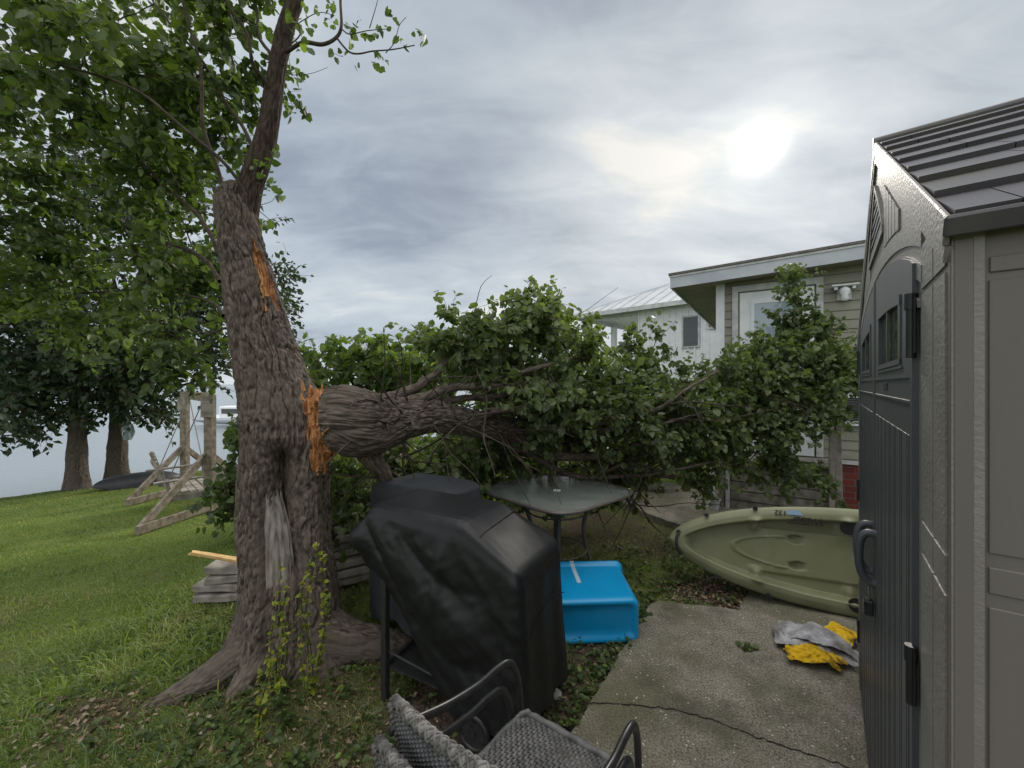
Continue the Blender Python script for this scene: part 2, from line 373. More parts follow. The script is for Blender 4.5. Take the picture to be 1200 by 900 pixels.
def groundmat():
    m = bpy.data.materials.new('ground'); m.use_nodes = True; N = m.node_tree.nodes; L = m.node_tree.links
    b = N['Principled BSDF']; b.inputs['Roughness'].default_value = 0.95; b.inputs['Specular IOR Level'].default_value = 0.1
    a = N.new('ShaderNodeAttribute'); a.attribute_name = 'rnd'
    tc = N.new('ShaderNodeTexCoord')
    def nz(s, d=5, r=0.6):
        n = N.new('ShaderNodeTexNoise'); n.inputs['Scale'].default_value = s; n.inputs['Detail'].default_value = d; n.inputs['Roughness'].default_value = r
        L.new(tc.outputs['Object'], n.inputs[0]); return n.outputs[0]
    def rp(f, *st):
        r = N.new('ShaderNodeValToRGB'); L.new(f, r.inputs[0]); e = r.color_ramp.elements
        e[0].position = st[0][0]; e[0].color = (*st[0][1], 1); e[1].position = st[-1][0]; e[1].color = (*st[-1][1], 1)
        for p, c in st[1:-1]: k = e.new(p); k.color = (*c, 1)
        return r.outputs[0]
    g1 = rp(nz(70, 6), (0.3, (0.045, 0.078, 0.014)), (0.5, (0.10, 0.15, 0.028)), (0.7, (0.17, 0.21, 0.055)))
    g2 = rp(nz(1.3, 5), (0.35, (0.075, 0.115, 0.022)), (0.65, (0.17, 0.185, 0.062)))
    mg = N.new('ShaderNodeMixRGB'); mg.inputs[0].default_value = 0.5; L.new(g1, mg.inputs[1]); L.new(g2, mg.inputs[2])
    d1 = rp(nz(40, 8, 0.7), (0.32, (0.035, 0.026, 0.019)), (0.5, (0.085, 0.064, 0.047)), (0.68, (0.17, 0.135, 0.105)))
    mx = N.new('ShaderNodeMixRGB'); L.new(a.outputs['Fac'], mx.inputs[0]); L.new(mg.outputs[0], mx.inputs[1]); L.new(d1, mx.inputs[2])
    L.new(mx.outputs[0], b.inputs['Base Color'])
    bp = N.new('ShaderNodeBump'); bp.inputs['Strength'].default_value = 0.8; bp.inputs['Distance'].default_value = 0.02
    L.new(nz(55, 8, 0.7), bp.inputs['Height']); L.new(bp.outputs[0], b.inputs['Normal']); return m
MT['ground'] = groundmat()
gx = axis(-13, 5.5, 0.06, 2500); gy = axis(-0.6, 13, 0.06, 2500)
GX, GY = np.meshgrid(gx, gy); bump_ = (fbm(GX * 1.1, GY * 1.1, 0, 11, 3) - 0.5) * 0.05 + (fbm(GX * 9, GY * 9, 0, 12, 2) - 0.5) * 0.014
near = (np.hypot(GX, GY) < 30)
inside = in_poly(GX, GY, SLAB, 0.02) | in_poly(GX, GY, PATH, 0.02)
GZ = gz(GX, GY) + np.where(inside, -0.02, np.where(near, bump_, 0))
m = MB(); m.grid(np.stack([GX, GY, GZ], -1), att=np.maximum(dirt(GX, GY), 0.001))
struct(m.build('ground', MT['ground'], smooth=True))

MT['lake'] = mat('lake_water', (0.20, 0.235, 0.26), rough=0.22, bump=0.2, bscale=1.3, scale=1.3, stretch=(0.5, 1.6, 1), bdist=0.05, spec=0.9)
m = MB(); m.add([(-2500, -2500, -1.02), (2500, -2500, -1.02), (2500, 2500, -1.02), (-2500, 2500, -1.02)], [[0, 1, 2, 3]])
struct(m.build('lake', MT['lake']))

def concrete():
    m = bpy.data.materials.new('concrete'); m.use_nodes = True; N = m.node_tree.nodes; L = m.node_tree.links
    b = N['Principled BSDF']; b.inputs['Roughness'].default_value = 0.9; b.inputs['Specular IOR Level'].default_value = 0.25
    tc = N.new('ShaderNodeTexCoord')
    def nz(s, d=5, r=0.6, off=0):
        n = N.new('ShaderNodeTexNoise'); n.inputs['Scale'].default_value = s; n.inputs['Detail'].default_value = d; n.inputs['Roughness'].default_value = r
        mp = N.new('ShaderNodeMapping'); mp.inputs['Location'].default_value = (off, off, 0); L.new(tc.outputs['Object'], mp.inputs[0])
        L.new(mp.outputs[0], n.inputs[0]); return n.outputs[0]
    def rp(f, p0, c0, p1, c1):
        r = N.new('ShaderNodeValToRGB'); L.new(f, r.inputs[0]); e = r.color_ramp.elements
        e[0].position = p0; e[0].color = (*c0, 1); e[1].position = p1; e[1].color = (*c1, 1); return r.outputs[0]
    def mx(f, a, c, typ='MIX'):
        n = N.new('ShaderNodeMixRGB'); n.blend_type = typ
        if isinstance(f, float): n.inputs[0].default_value = f
        else: L.new(f, n.inputs[0])
        L.new(a, n.inputs[1])
        if isinstance(c, tuple): n.inputs[2].default_value = (*c, 1)
        else: L.new(c, n.inputs[2])
        return n.outputs[0]
    base = rp(nz(95, 4, 0.85), 0.41, (0.040, 0.036, 0.027), 0.60, (0.43, 0.395, 0.32))
    base = mx(0.38, base, rp(nz(6, 8, 0.72), 0.38, (0.066, 0.060, 0.042), 0.62, (0.27, 0.25, 0.20)))
    moss = rp(nz(1.6, 6, 0.6, 4.0), 0.47, (0, 0, 0), 0.62, (0.65, 0.65, 0.65)); base = mx(moss, base, (0.080, 0.083, 0.040))
    stain = rp(nz(2.6, 6, 0.65, 9.0), 0.54, (0, 0, 0), 0.66, (0.55, 0.55, 0.55)); base = mx(stain, base, (0.065, 0.060, 0.048))
    vo = N.new('ShaderNodeTexVoronoi'); vo.inputs['Scale'].default_value = 42; L.new(tc.outputs['Object'], vo.inputs[0])
    spk = rp(vo.outputs['Distance'], 0.14, (1, 1, 1), 0.19, (0, 0, 0)); pick = rp(nz(17, 2, 0.5, 3), 0.56, (0, 0, 0), 0.58, (1, 1, 1))
    pp = N.new('ShaderNodeMixRGB'); pp.blend_type = 'MULTIPLY'; pp.inputs[0].default_value = 1; L.new(spk, pp.inputs[1]); L.new(pick, pp.inputs[2])
    base = mx(pp.outputs[0], base, (0.55, 0.53, 0.48))
    L.new(base, b.inputs['Base Color'])
    bp = N.new('ShaderNodeBump'); bp.inputs['Strength'].default_value = 0.7; bp.inputs['Distance'].default_value = 0.004
    L.new(nz(110, 7, 0.75), bp.inputs['Height']); L.new(bp.outputs[0], b.inputs['Normal']); return m
MT['concrete'] = concrete()
MT['crack'] = mat('crack_dirt', (0.016, 0.014, 0.012), rough=1.0)
def slab(poly, z1, seed):                                # rough edged slab with a few wavy rim points
    r = np.random.default_rng(seed); out = []
    for i in range(len(poly)):
        a, b = poly[i], poly[(i + 1) % len(poly)]; L_ = np.hypot(*(b - a)); k = max(1, int(min(L_, 6) / 0.05))
        nrm_ = np.array([-(b - a)[1], (b - a)[0]]) / L_
        for j in range(k):
            t = j / k; p = a + (b - a) * t; w = (float(vn(t * L_ * 6, i, 0, seed)) - 0.5) * 0.022 + (float(vn(t * L_ * 22, i, 3, seed)) - 0.5) * 0.012
            out.append(p + nrm_ * w)
    m = MB(); m.prism(np.array(out), -0.12, z1); return m
pad = struct(slab(SLAB, 0.032, 5).build('concrete_pad', MT['concrete']))
m = MB(); cr = [(667, 825), (705, 824), (740, 826), (790, 832), (830, 842), (868, 857), (910, 872), (955, 886), (1012, 906)]
P = []
for i in range(len(cr) - 1):
    for k in range(9):
        t = k / 9; x = cr[i][0] * (1 - t) + cr[i + 1][0] * t; y = cr[i][1] * (1 - t) + cr[i + 1][1] * t
        d = (CAMZ - 0.032) * F / (y - 450); q = at(x, y, d); P.append(q[:2] + rng.normal(0, 0.0042, 2))
P = np.array(P); T = unit(np.gradient(P, axis=0)); Nn = np.c_[-T[:, 1], T[:, 0]]; w = (0.0022 + 0.0022 * rng.random(len(P)))[:, None]
m.grid(np.stack([np.c_[P + Nn * w, np.full(len(P), 0.0345)], np.c_[P - Nn * w, np.full(len(P), 0.0345)]], 0), flip=True)
m.build('crack', MT['crack'], pad)
struct(slab(PATH, 0.06, 8).build('garden_path', MT['concrete']))

# ------------------------------------------------------------ leaves, blades, branches
LEAF = V((0, 0, 0), (-0.08, 0.30, .05), (0.20, 0.52, .09), (0.60, 0.42, .03), (1, 0, -.16), (0.60, -0.42, .03), (0.20, -0.52, .09), (-0.08, -0.30, .05))
LF = [np.array([[0, 7, 6, 5, 4]]), np.array([[0, 4, 3, 2, 1]])]
LEAFS = V((0, 0, 0), (0.45, 0.36, .08), (1, 0, -.1), (0.45, -0.36, .08))
LFS = [np.array([[0, 3, 2]]), np.array([[0, 2, 1]])]
def leaves(m, pos, dirs, size, simple=False, up=0.8, att=None, aspect=1.0):
    n = len(pos); tpl, fs = (LEAFS, LFS) if simple else (LEAF, LF)
    a = unit(dirs); u = V(0, 0, up) + rng.normal(0, 0.55, (n, 3)); u = unit(u - a * (u * a).sum(1, keepdims=True)); s = np.cross(u, a)
    fold = 0.6 + 1.2 * rng.random((n, 1, 1)); sz = np.broadcast_to(size, (n,))[:, None, None]
    v = pos[:, None] + sz * (tpl[None, :, 0:1] * a[:, None] + aspect * tpl[None, :, 1:2] * s[:, None] + fold * tpl[None, :, 2:3] * u[:, None])
    k = len(tpl); off = np.arange(n)[:, None, None] * k
    att = rng.random(n) if att is None else att
    m.add(v.reshape(-1, 3), [(f[None] + off).reshape(-1, f.shape[1]) for f in fs], np.maximum(np.repeat(att, k), 0.001))
def curve(p, q, n, wob, r=rng):
    t = np.linspace(0, 1, n)[:, None]; d = q - p; L_ = np.linalg.norm(d)
    o = r.normal(0, 1, (3, 3)) * wob * L_
    return p + d * t + np.sin(t * np.pi) * o[0] + np.sin(t * 2 * np.pi) * o[1] * 0.4 + np.sin(t * 3 * np.pi) * o[2] * 0.2
def smooth_path(pts, k=8):
    pts = np.asarray(pts, float); n = len(pts); E = np.vstack([2 * pts[0] - pts[1], pts, 2 * pts[-1] - pts[-2]]); out = []
    for i in range(n - 1):
        p0, p1, p2, p3 = E[i:i + 4]
        for t in np.arange(k) / k:
            out.append(0.5 * ((2 * p1) + (-p0 + p2) * t + (2 * p0 - 5 * p1 + 4 * p2 - p3) * t * t + (-p0 + 3 * p1 - 3 * p2 + p3) * t ** 3))
    out.append(pts[-1]); return np.array(out)
def foliage(mb_t, mb_l, skel, blobs, leaf, twig=0.30, nt=5, nl=9, simple=False, droop=0.35, r0=0.006, wob=0.10, bright=None):
    """blobs: (centre, radii, count). Each cluster is tied to the nearest branch and puts out leafy twigs."""
    S = [np.asarray(skel, float)]; pts = []
    for c, rad, k in blobs:
        d = unit(rng.normal(0, 1, (k, 3))) * (rng.random((k, 1)) ** 0.5) * (1 + .28 * np.abs(rng.normal(0, 1, (k, 1)))); pts.append(c + d * np.asarray(rad))
    pts = np.concatenate(pts); sk = np.concatenate(S)
    dist = np.array([np.min(((sk - p) ** 2).sum(1)) for p in pts]); pts = pts[np.argsort(dist)]
    Lp, Ld = [], []
    for p in pts:
        d2 = ((sk - p) ** 2).sum(1); b = sk[np.argmin(d2)]; L_ = math.sqrt(d2.min())
        if L_ > 0.04:
            c = curve(b, p, 6 if L_ > 0.3 else 4, wob); mb_t.tube(c, np.linspace(r0 * (1 + 0.7 * min(L_, 1.5)), r0 * 0.6, len(c)), 4 if not simple else 3, cap=False)
            if L_ > 0.12: sk = np.concatenate([sk, c[2:]])
            base = unit(c[-1] - c[-2])
        else: base = unit(rng.normal(0, 1, 3))
        for j in range(nt):
            dr = unit(base * 0.6 + rng.normal(0, 0.75, 3) + V(0, 0, 0.15)); q = p + dr * twig * (0.5 + 0.7 * rng.random()) - V(0, 0, droop * 0.3 * twig)
            c = curve(p, q, 5, 0.08); mb_t.tube(c, np.linspace(r0 * 0.5, r0 * 0.2, 5), 3, cap=False)
            t = (np.arange(nl) + rng.random(nl) * 0.8) / nl; i = np.minimum((t * 4).astype(int), 3); f = (t * 4 - i)[:, None]
            pp = c[i] * (1 - f) + c[i + 1] * f; ld = unit(q - p) * 0.45 + rng.normal(0, 0.65, (nl, 3)) - V(0, 0, droop)
            Lp.append(pp + unit(ld) * leaf * 0.35); Ld.append(ld)
    Lp = np.concatenate(Lp); Ld = np.concatenate(Ld); n = len(Lp)
    ok = Lp[:, 2] > gz(Lp[:, 0], Lp[:, 1]) + 0.03; Lp, Ld = Lp[ok], Ld[ok]; n = len(Lp)
    att = np.clip(fbm(Lp[:, 0] * 1.7, Lp[:, 1] * 1.7, Lp[:, 2] * 1.7, 21, 2) * 0.9 - 0.18 + rng.random(n) * 0.5, 0.01, 0.92)
    att = np.where(rng.random(n) < 0.012, 0.97, att)
    leaves(mb_l, Lp, Ld, leaf * (0.5 + 0.75 * rng.random(n)), simple, att=att)
def barktube(m, path, rad, seg, step, amp, shape=None, freq=34.0, lo=0.30, mi=None):
    """thick bark covered wood with real furrows"""
    sp = smooth_path(path, 10); ln = np.concatenate([[0], np.cumsum(np.linalg.norm(np.diff(sp, axis=0), axis=1))])
    kr = np.linspace(0, len(path) - 1, len(sp)); rr = np.interp(kr, np.arange(len(path)), rad)
    k = max(4, int(ln[-1] / step)); s = np.linspace(0, ln[-1], k); P = np.stack([np.interp(s, ln, sp[:, i]) for i in range(3)], 1); R = np.interp(s, ln, rr)
    ker = np.ones(9) / 9; R = np.convolve(np.pad(R, 4, 'edge'), ker, 'valid'); P = np.stack([np.convolve(np.pad(P[:, i], 4, 'reflect', reflect_type='odd'), ker, 'valid') for i in range(3)], 1)
    T = unit(np.gradient(P, axis=0)); ref = V(1, 0, 0) if abs(T[0][0]) < 0.8 else V(0, 0, 1)
    A = unit(ref - T * (T @ ref)[:, None]); B = np.cross(T, A)
    th = np.linspace(0, 2 * np.pi, seg, endpoint=False)[None]; S = s[:, None]; RR = R[:, None] * np.ones_like(th)
    big = 0.10 * (fbm(np.cos(th) * 1.6, np.sin(th) * 1.6, S * 2.2, 31, 3) - 0.5) * 2
    RR = RR * (1 + big)
    if shape is not None: RR = shape(RR, th, S, P)
    cx = np.cos(th) * R[:, None]; cy = np.sin(th) * R[:, None]; wz = S * lo
    warp = (fbm(cx * 9, cy * 9, S * 5, 41, 2) - 0.5) * 0.9
    warp = warp * 2.2 * freq / 26
    n1 = np.abs(fbm(cx * freq + warp, cy * freq + warp, wz * freq * 0.50, 51, 2) - 0.5) * 2
    n2 = np.abs(vn(cx * freq * 2.3, cy * freq * 2.3 + warp, wz * freq * 1.3 + warp, 52) - 0.5) * 2
    n3 = fbm(cx * 90, cy * 90, S * 60, 53, 2) - 0.5
    h = np.minimum(n1 * 5.0, 1) ** 0.8 * 0.80 + np.minimum(n2 * 3.0, 1) * 0.32 + n3 * 0.34 - 0.8
    sc = np.minimum(1, R / 0.10)[:, None]
    RR = RR + h * amp * sc
    v = P[:, None] + RR[..., None] * (np.cos(th)[..., None] * A[:, None] + np.sin(th)[..., None] * B[:, None])
    bk = np.stack([cx, cy, np.broadcast_to(wz, cx.shape)], -1)
    n = seg; i = np.arange(k - 1)[:, None] * n; j = np.arange(n)[None]; j2 = (j + 1) % n
    q = np.stack([i + j, i + j2, i + n + j2, i + n + j], -1).reshape(-1, 4)
    mi_ = 0
    if mi is not None: mi_ = mi(np.broadcast_to(th, (k, n))[:-1], P[:-1, 2][:, None] + 0 * th, np.broadcast_to(S, (k, n))[:-1]).reshape(-1)
    m.add(v.reshape(-1, 3), [q], None, bk.reshape(-1, 3), 0); m.m[4][-1] = np.broadcast_to(mi_, (len(q),)).astype(int)
    m.add(v[[0, -1]].reshape(-1, 3), [np.arange(n)[::-1].copy(), np.arange(n) + n], None, bk[[0, -1]].reshape(-1, 3), 0)
    return P, R

# ------------------------------------------------------------ the storm-broken tree, its trunk still standing
TD = 2.5
def tp(x, y, d=TD): return at(x, y, d)
STR = thing('broken_tree', 'standing tree with thick furrowed trunk, torn orange wound and leafy crown', 'tree', (-1.38, 2.5, 0))
def rel(parent): return np.array(parent.location)
def trunk_shape(RR, th, S, P):
    z = P[:, 2][:, None]; d = lambda a: np.abs((th - a + np.pi) % (2 * np.pi) - np.pi)
    g = np.exp(-(d(math.radians(200)) / 0.42) ** 2) * 0.8 + np.exp(-(d(math.radians(-25)) / 0.45) ** 2) * 0.9 + np.exp(-(d(math.radians(95)) / 0.5) ** 2) + np.exp(-(d(math.radians(250)) / 0.25) ** 2) * 0.35
    RR = RR * (1 + g * 0.62 * np.exp(-np.maximum(z, 0) / 0.14) + 0.16 * np.exp(-np.maximum(z, 0) / 0.3))
    cav = np.exp(-(d(math.radians(-64)) / 0.30) ** 2) * sstep(0.42, 0.62, z) * sstep(1.30, 1.12, z)
    RR = RR - (0.17 + 0.10 * (fbm(th * 7, z * 16, 0, 33, 3) - .5)) * cav - 0.035 * np.exp(-(d(math.radians(-48)) / 0.09) ** 2) * sstep(0.1, 0.5, z) * sstep(0.95, 0.7, z) - 0.03 * np.exp(-(d(math.radians(-86)) / 0.07) ** 2) * sstep(0.0, 0.2, z) * sstep(1.1, 0.8, z)
    RR = RR + 0.05 * np.exp(-(d(math.radians(-12)) / 0.5) ** 2) * np.exp(-((z - 1.35) / 0.22) ** 2)
    RR = RR + 0.03 * np.exp(-(d(math.radians(-28)) / 0.28) ** 2) * sstep(1.5, 1.1, z) + 0.022 * np.exp(-(d(math.radians(-98)) / 0.22) ** 2) * sstep(1.4, 1.0, z)
    w = wound(th, z); return RR - 0.035 * w
def wound(th, z):
    c = np.interp(z, [1.98, 2.1, 2.25, 2.45], np.radians([-10, -14, -24, -32])); wd = np.interp(z, [1.97, 2.03, 2.18, 2.3, 2.46], [0.0, 0.17, 0.32, 0.22, 0.0])
    n = (fbm(th * 6, z * 6, 0, 61, 3) - 0.5) * 0.16
    return (np.abs((th - c + np.pi) % (2 * np.pi) - np.pi) + n * (wd > 0) < wd).astype(float)
m = MB()
tx = [(340, -0.10, .255), (340, .12, .252), (340, .30, .246), (336, .6, .242), (334, .82, .242), (333, 1.15, .240), (331, 1.40, .228), (321, 1.60, .186), (309, 1.86, .165), (297, 2.12, .143), (286, 2.38, .122), (278, 2.59, .112), (274, 2.72, .102), (273, 2.80, .070), (273, 2.835, .02)]
path = [V((x - 600) * TD / F, TD, z) for x, z, r in tx]
barktube(m, path, [r for *_, r in tx], 540, 0.0058, 0.024, trunk_shape, mi=lambda th, z, S: (wound(th, z) > 0.5).astype(int))
trunk = m.build('trunk', [MT['bark'], MT['rawwood']], STR, smooth=True, loc=rel(STR), bark=True); trunk.location = (0, 0, 0)
def finish(mb, name, mt, parent, **k):
    o = mb.build(name, mt, parent, loc=rel(parent), **k); o.location = (0, 0, 0); return o
m = MB()
lx = [(287, 272, .06), (292, 225, .066), (301, 195, .066), (312, 160, .058), (319, 120, .052), (325, 80, .047), (333, 40, .050), (345, 0, .048), (354, -60, .044), (358, -130, .05), (350, -220, .036), (360, -320, .02)]
LP, LR = barktube(m, [tp(x, y) for x, y, r in lx], [r for *_, r in lx], 150, 0.008, 0.010)
finish(m, 'leader_limb', MT['bark_dark'], STR, smooth=True, bark=True)
for q in ([(-1.46, 2.34, .12, .11), (-1.56, 2.21, .06, .085), (-1.67, 2.12, .022, .062), (-1.79, 2.06, -.012, .04), (-1.90, 2.03, -.05, .02)],
          [(-1.15, 2.42, .14, .15), (-0.96, 2.42, .07, .115), (-0.80, 2.46, .03, .10), (-0.66, 2.51, -.02, .075), (-0.50, 2.58, -.07, .05)],
          [(-1.36, 2.32, .10, .10), (-1.41, 2.18, .02, .07), (-1.45, 2.08, -.05, .04)]):
    m = MB(); barktube(m, [V(*a[:3]) for a in q], [a[3] for a in q], 90, 0.01, 0.014); finish(m, 'root', MT['bark'], STR, smooth=True, bark=True)
# pale dead slab standing in the hollow
m = MB(); zz = np.linspace(0.47, 1.00, 60); uu = np.linspace(-1, 1, 26); U, Z = np.meshgrid(uu, zz)
wid = np.interp(Z, [.47, .6, .78, .84, .93, 1.0], [.056, .058, .050, .042, .030, .024]) * (1 + .12 * (fbm(Z * 14, 0, 0, 71, 3) - .5))
cx_ = -1.325 + np.interp(Z, [.47, .75, 1.0], [.015, -.012, -.055]); dep = 0.035 * (1 - U ** 2) + (fbm(U * 4, Z * 9, 0, 73, 4) - .5) * .018
Y0 = np.interp(Z, [.47, .8, 1.0], [2.300, 2.325, 2.340]) + U * .03
Zt = Z + (Z > .985) * 0.03 * fbm(U * 6, 0, 0, 74, 2)
m.grid(np.stack([cx_ + U * wid, Y0 - dep, Zt], -1)); m.grid(np.stack([cx_ + U * wid, Y0 + 0.03 + 0 * U, Zt], -1), flip=True)
finish(m, 'dead_wood', MT['deadwood'], STR, smooth=True)
# torn wood at the break
def shards(m, c, n, spread, lmin, lmax, dirv, r, w=0.010):
    for i in range(n):
        p = c + r.normal(0, 1, 3) * spread; d = unit(dirv + r.normal(0, .16, 3)); L_ = lmin + (lmax - lmin) * r.random(); s = unit(np.cross(d, r.normal(0, 1, 3))); u = np.cross(d, s)
        a, b = w * (.5 + r.random()), w * .5 * (.4 + r.random()); k = 5; V_ = []
        for j in range(k):
            t = j / (k - 1); f = (1 - t ** 2 * .85); o = s * math.sin(t * 3) * .006
            V_.append([p + d * L_ * t + o + s * a * f * x_ + u * b * f * y_ for x_, y_ in ((-1, -1), (1, -1), (1, 1), (-1, 1))])
        V_ = np.array(V_); g = np.concatenate([V_, V_[:, :1]], 1); m.grid(g)
r_ = np.random.default_rng(5)
m = MB(); zz = np.linspace(1.12, 1.57, 70); aa = np.linspace(-2.2, 0.9, 60); A_, Z = np.meshgrid(aa, zz)   # the broken socket
rad = np.interp(Z, [1.12, 1.2, 1.35, 1.5, 1.57], [.02, .085, .10, .085, .03]); n = fbm(A_ * 3, Z * 22, 0, 75, 4); st = np.floor(Z * 22 + n * 3) / 22
rad = rad * (0.72 + .45 * fbm(A_ * 5, st * 40, 0, 76, 3)); cxx = -1.150 + np.interp(Z, [1.12, 1.62], [0.03, -0.01])
m.grid(np.stack([cxx + rad * np.cos(A_) * 1.15, 2.44 + rad * np.sin(A_), Z], -1), flip=True)
shards(m, V(-1.12, 2.40, 1.13), 30, V(.014, .03, .04), .05, .16, V(.05, -.05, 1), r_)
shards(m, V(-1.15, 2.38, 1.48), 16, V(.02, .03, .04), .04, .10, V(-.1, 0, 1), r_, .012)
shards(m, V(-1.10, 2.38, 1.36), 30, V(.02, .03, .06), .04, .11, V(.7, 0, .25), r_, .016)
m2 = MB()
finish(m, 'torn_wood', MT['rawwood'], STR, smooth=False)
shards(m2, V(-1.43, 2.385, 2.12), 14, V(.012, .008, .05), .05, .13, V(-.15, 0, 1), r_, .006)
finish(m2, 'splintered_strip', MT['rawwood'], STR)
# crown of the standing tree
mt_, ml = MB(), MB(); sk = []
limbs = [([(262, 245, 2.5), (246, 170, 2.45), (234, 100, 2.4), (222, 20, 2.35), (200, -80, 2.3)], .020),
         ([(258, 300, 2.55), (215, 235, 2.8), (140, 165, 3.0), (60, 95, 3.1), (-30, 40, 3.2)], .022),
         ([(258, 330, 2.6), (215, 290, 2.9), (130, 262, 3.3), (30, 240, 3.6), (-90, 230, 3.8)], .024),
         ([(262, 370, 2.6), (225, 345, 3.0), (150, 340, 3.4), (50, 345, 3.8)], .020),
         ([(265, 385, 2.6), (238, 392, 2.9), (200, 395, 3.1)], .014),
         ([(300, 190, 2.5), (262, 110, 2.7), (210, 40, 2.9), (140, -60, 3.1)], .020),
         ([(318, 120, 2.5), (290, 50, 2.3), (250, -40, 2.2)], .020),
         ([(290, 230, 2.45), (220, 150, 2.3), (120, 90, 2.2), (10, 60, 2.2)], .018),
         ([(324, 85, 2.5), (300, 20, 2.7), (280, -80, 2.9)], .02),
         ([(342, 0, 2.5), (300, -120, 2.5), (230, -250, 2.5)], .02), ([(350, -60, 2.5), (420, -200, 2.7), (460, -300, 2.8)], .02)]
for l, r0 in limbs:
    c = smooth_path([tp(*a) for a in l], 8); c = c + np.sin(np.linspace(0, 14, len(c)))[:, None] * V(.012, .01, .012)
    mt_.tube(c, np.linspace(r0 * .62, r0 * .25, len(c)), 7, cap=False); sk.append(c)
sk = np.concatenate(sk)
def B(x, y, d, rx, ry, rz, k): return (at(x, y, d), (rx, ry, rz), k)
foliage(mt_, ml, sk, [B(30, 90, 3.0, .55, .6, .45, 20), B(130, 60, 2.9, .5, .6, .5, 22), B(235, 55, 2.8, .32, .5, .5, 19), B(50, 210, 3.3, .55, .5, .4, 20), B(150, 190, 3.1, .45, .5, .4, 20),
    B(228, 190, 3.0, .20, .4, .45, 12), B(70, 300, 3.5, .6, .5, .4, 20), B(165, 300, 3.3, .4, .4, .35, 15), B(222, 320, 3.1, .2, .35, .35, 11), B(215, 395, 3.1, .30, .3, .20, 10),
    B(110, 375, 3.7, .5, .4, .25, 11), B(10, 340, 3.8, .5, .5, .35, 10), B(-110, 150, 3.2, .6, .8, .9, 23), B(150, -110, 3.0, .9, .8, .5, 23), B(310, -60, 2.6, .35, .4, .4, 9), B(290, 60, 2.75, .14, .3, .35, 7),
    B(230, -260, 2.6, .9, .9, .6, 23), B(450, -300, 2.8, .7, .8, .5, 15), B(60, 30, 2.2, .4, .3, .25, 7)],
    0.055, twig=.30, nt=6, nl=11, r0=.0048)
c = smooth_path([tp(334, 62), tp(355, 50, 2.42), tp(378, 52, 2.4), (tp(394, 44, 2.4)), tp(400, 30, 2.4), tp(399, 0, 2.42), tp(401, -40, 2.45)], 6); mt_.tube(c, np.linspace(.013, .006, len(c)), 6, cap=False); s2 = [c]
for q, r0 in (([(394, 44), (408, 60), (420, 63), (436, 60), (460, 58), (486, 53)], .006), ([(400, 34), (410, 40), (430, 36), (452, 34)], .004), ([(452, 62), (462, 50), (468, 30), (476, 20)], .003),
          ([(433, 33), (440, 10), (444, -6)], .003), ([(334, 84), (346, 88), (365, 86), (384, 79)], .0022), ([(330, 60), (352, 40), (345, 20)], .005), ([(345, 30), (372, 15), (392, 18)], .003),
          ([(300, 215), (315, 218), (326, 222)], .003), ([(306, 240), (318, 236), (324, 228)], .002), ([(308, 180), (318, 185)], .003)):
    c = smooth_path([tp(x, y, 2.4) for x, y in q], 5); mt_.tube(c, np.linspace(r0, r0 * .5, len(c)), 5, cap=False); s2.append(c)
lp = [];
for x, y in ((357, 48), (362, 58), (366, 40), (370, 30), (386, 28), (390, 34), (392, 24), (408, 30), (412, 32), (414, 44), (416, 42), (424, 24), (428, 40), (434, 44), (438, 38), (444, 36), (446, 33), (450, 15), (456, 14), (458, 34), (464, 22),
             (466, 42), (472, 45), (476, 55), (489, 38), (494, 36), (498, 46), (500, 40), (392, 60), (396, 64), (410, 58), (416, 72), (442, 62), (447, 64), (438, 76), (452, 72), (451, 80), (345, 96), (349, 82), (352, 92), (338, 76), (372, 12), (384, 5), (390, 8), (350, 62), (345, 44),
             (350, 24), (342, 14), (356, 10), (312, 222), (318, 214), (328, 222), (330, 230), (324, 215), (310, 195), (316, 190), (322, 178), (334, 128), (333, 120), (360, 22), (346, 34), (354, 34), (310, 205), (303, 190)):
    for _ in range(2 if x > 330 else 3): lp.append(tp(x + rng.normal(0, 2.5), y + rng.normal(0, 2.5), 2.4 + rng.normal(0, .03)))
leaves(ml, np.array(lp), rng.normal(0, .7, (len(lp), 3)) + V(0, 0, -.6), .045 * (.5 + .6 * rng.random(len(lp))), up=.3)
finish(mt_, 'branches', MT['twig'], STR, smooth=True); finish(ml, 'crown', MT['leaf'], STR)

# ------------------------------------------------------------ the fallen half of the tree
FT = thing('fallen_tree', 'fallen half of the tree lying across the yard, bark trunk and leafy green crown', 'tree', (-0.95, 2.55, 0))
m = MB(); sk = []
def fshape(RR, th, S, P):
    return RR * (1 + .16 * np.exp(-((S - .28) / .2) ** 2) * np.maximum(0, np.sin(th + 2.6)))
fp = [(384, 489, 2.45, .155), (396, 489, 2.46, .195), (415, 496, 2.5, .205), (440, 498, 2.58, .188), (470, 492, 2.68, .135), (505, 488, 2.80, .112), (540, 493, 2.95, .100), (575, 500, 3.1, .085), (620, 512, 3.35, .06), (670, 528, 3.65, .045), (730, 545, 3.9, .034), (790, 560, 4.1, .022)]
P_, R_ = barktube(m, [tp(a, b, d) for a, b, d, r in fp], [r for *_, r in fp], 380, 0.0062, 0.021, fshape, freq=34)
sk.append(P_[60:])
finish(m, 'trunk', MT['bark'], FT, smooth=True, bark=True)
m = MB()
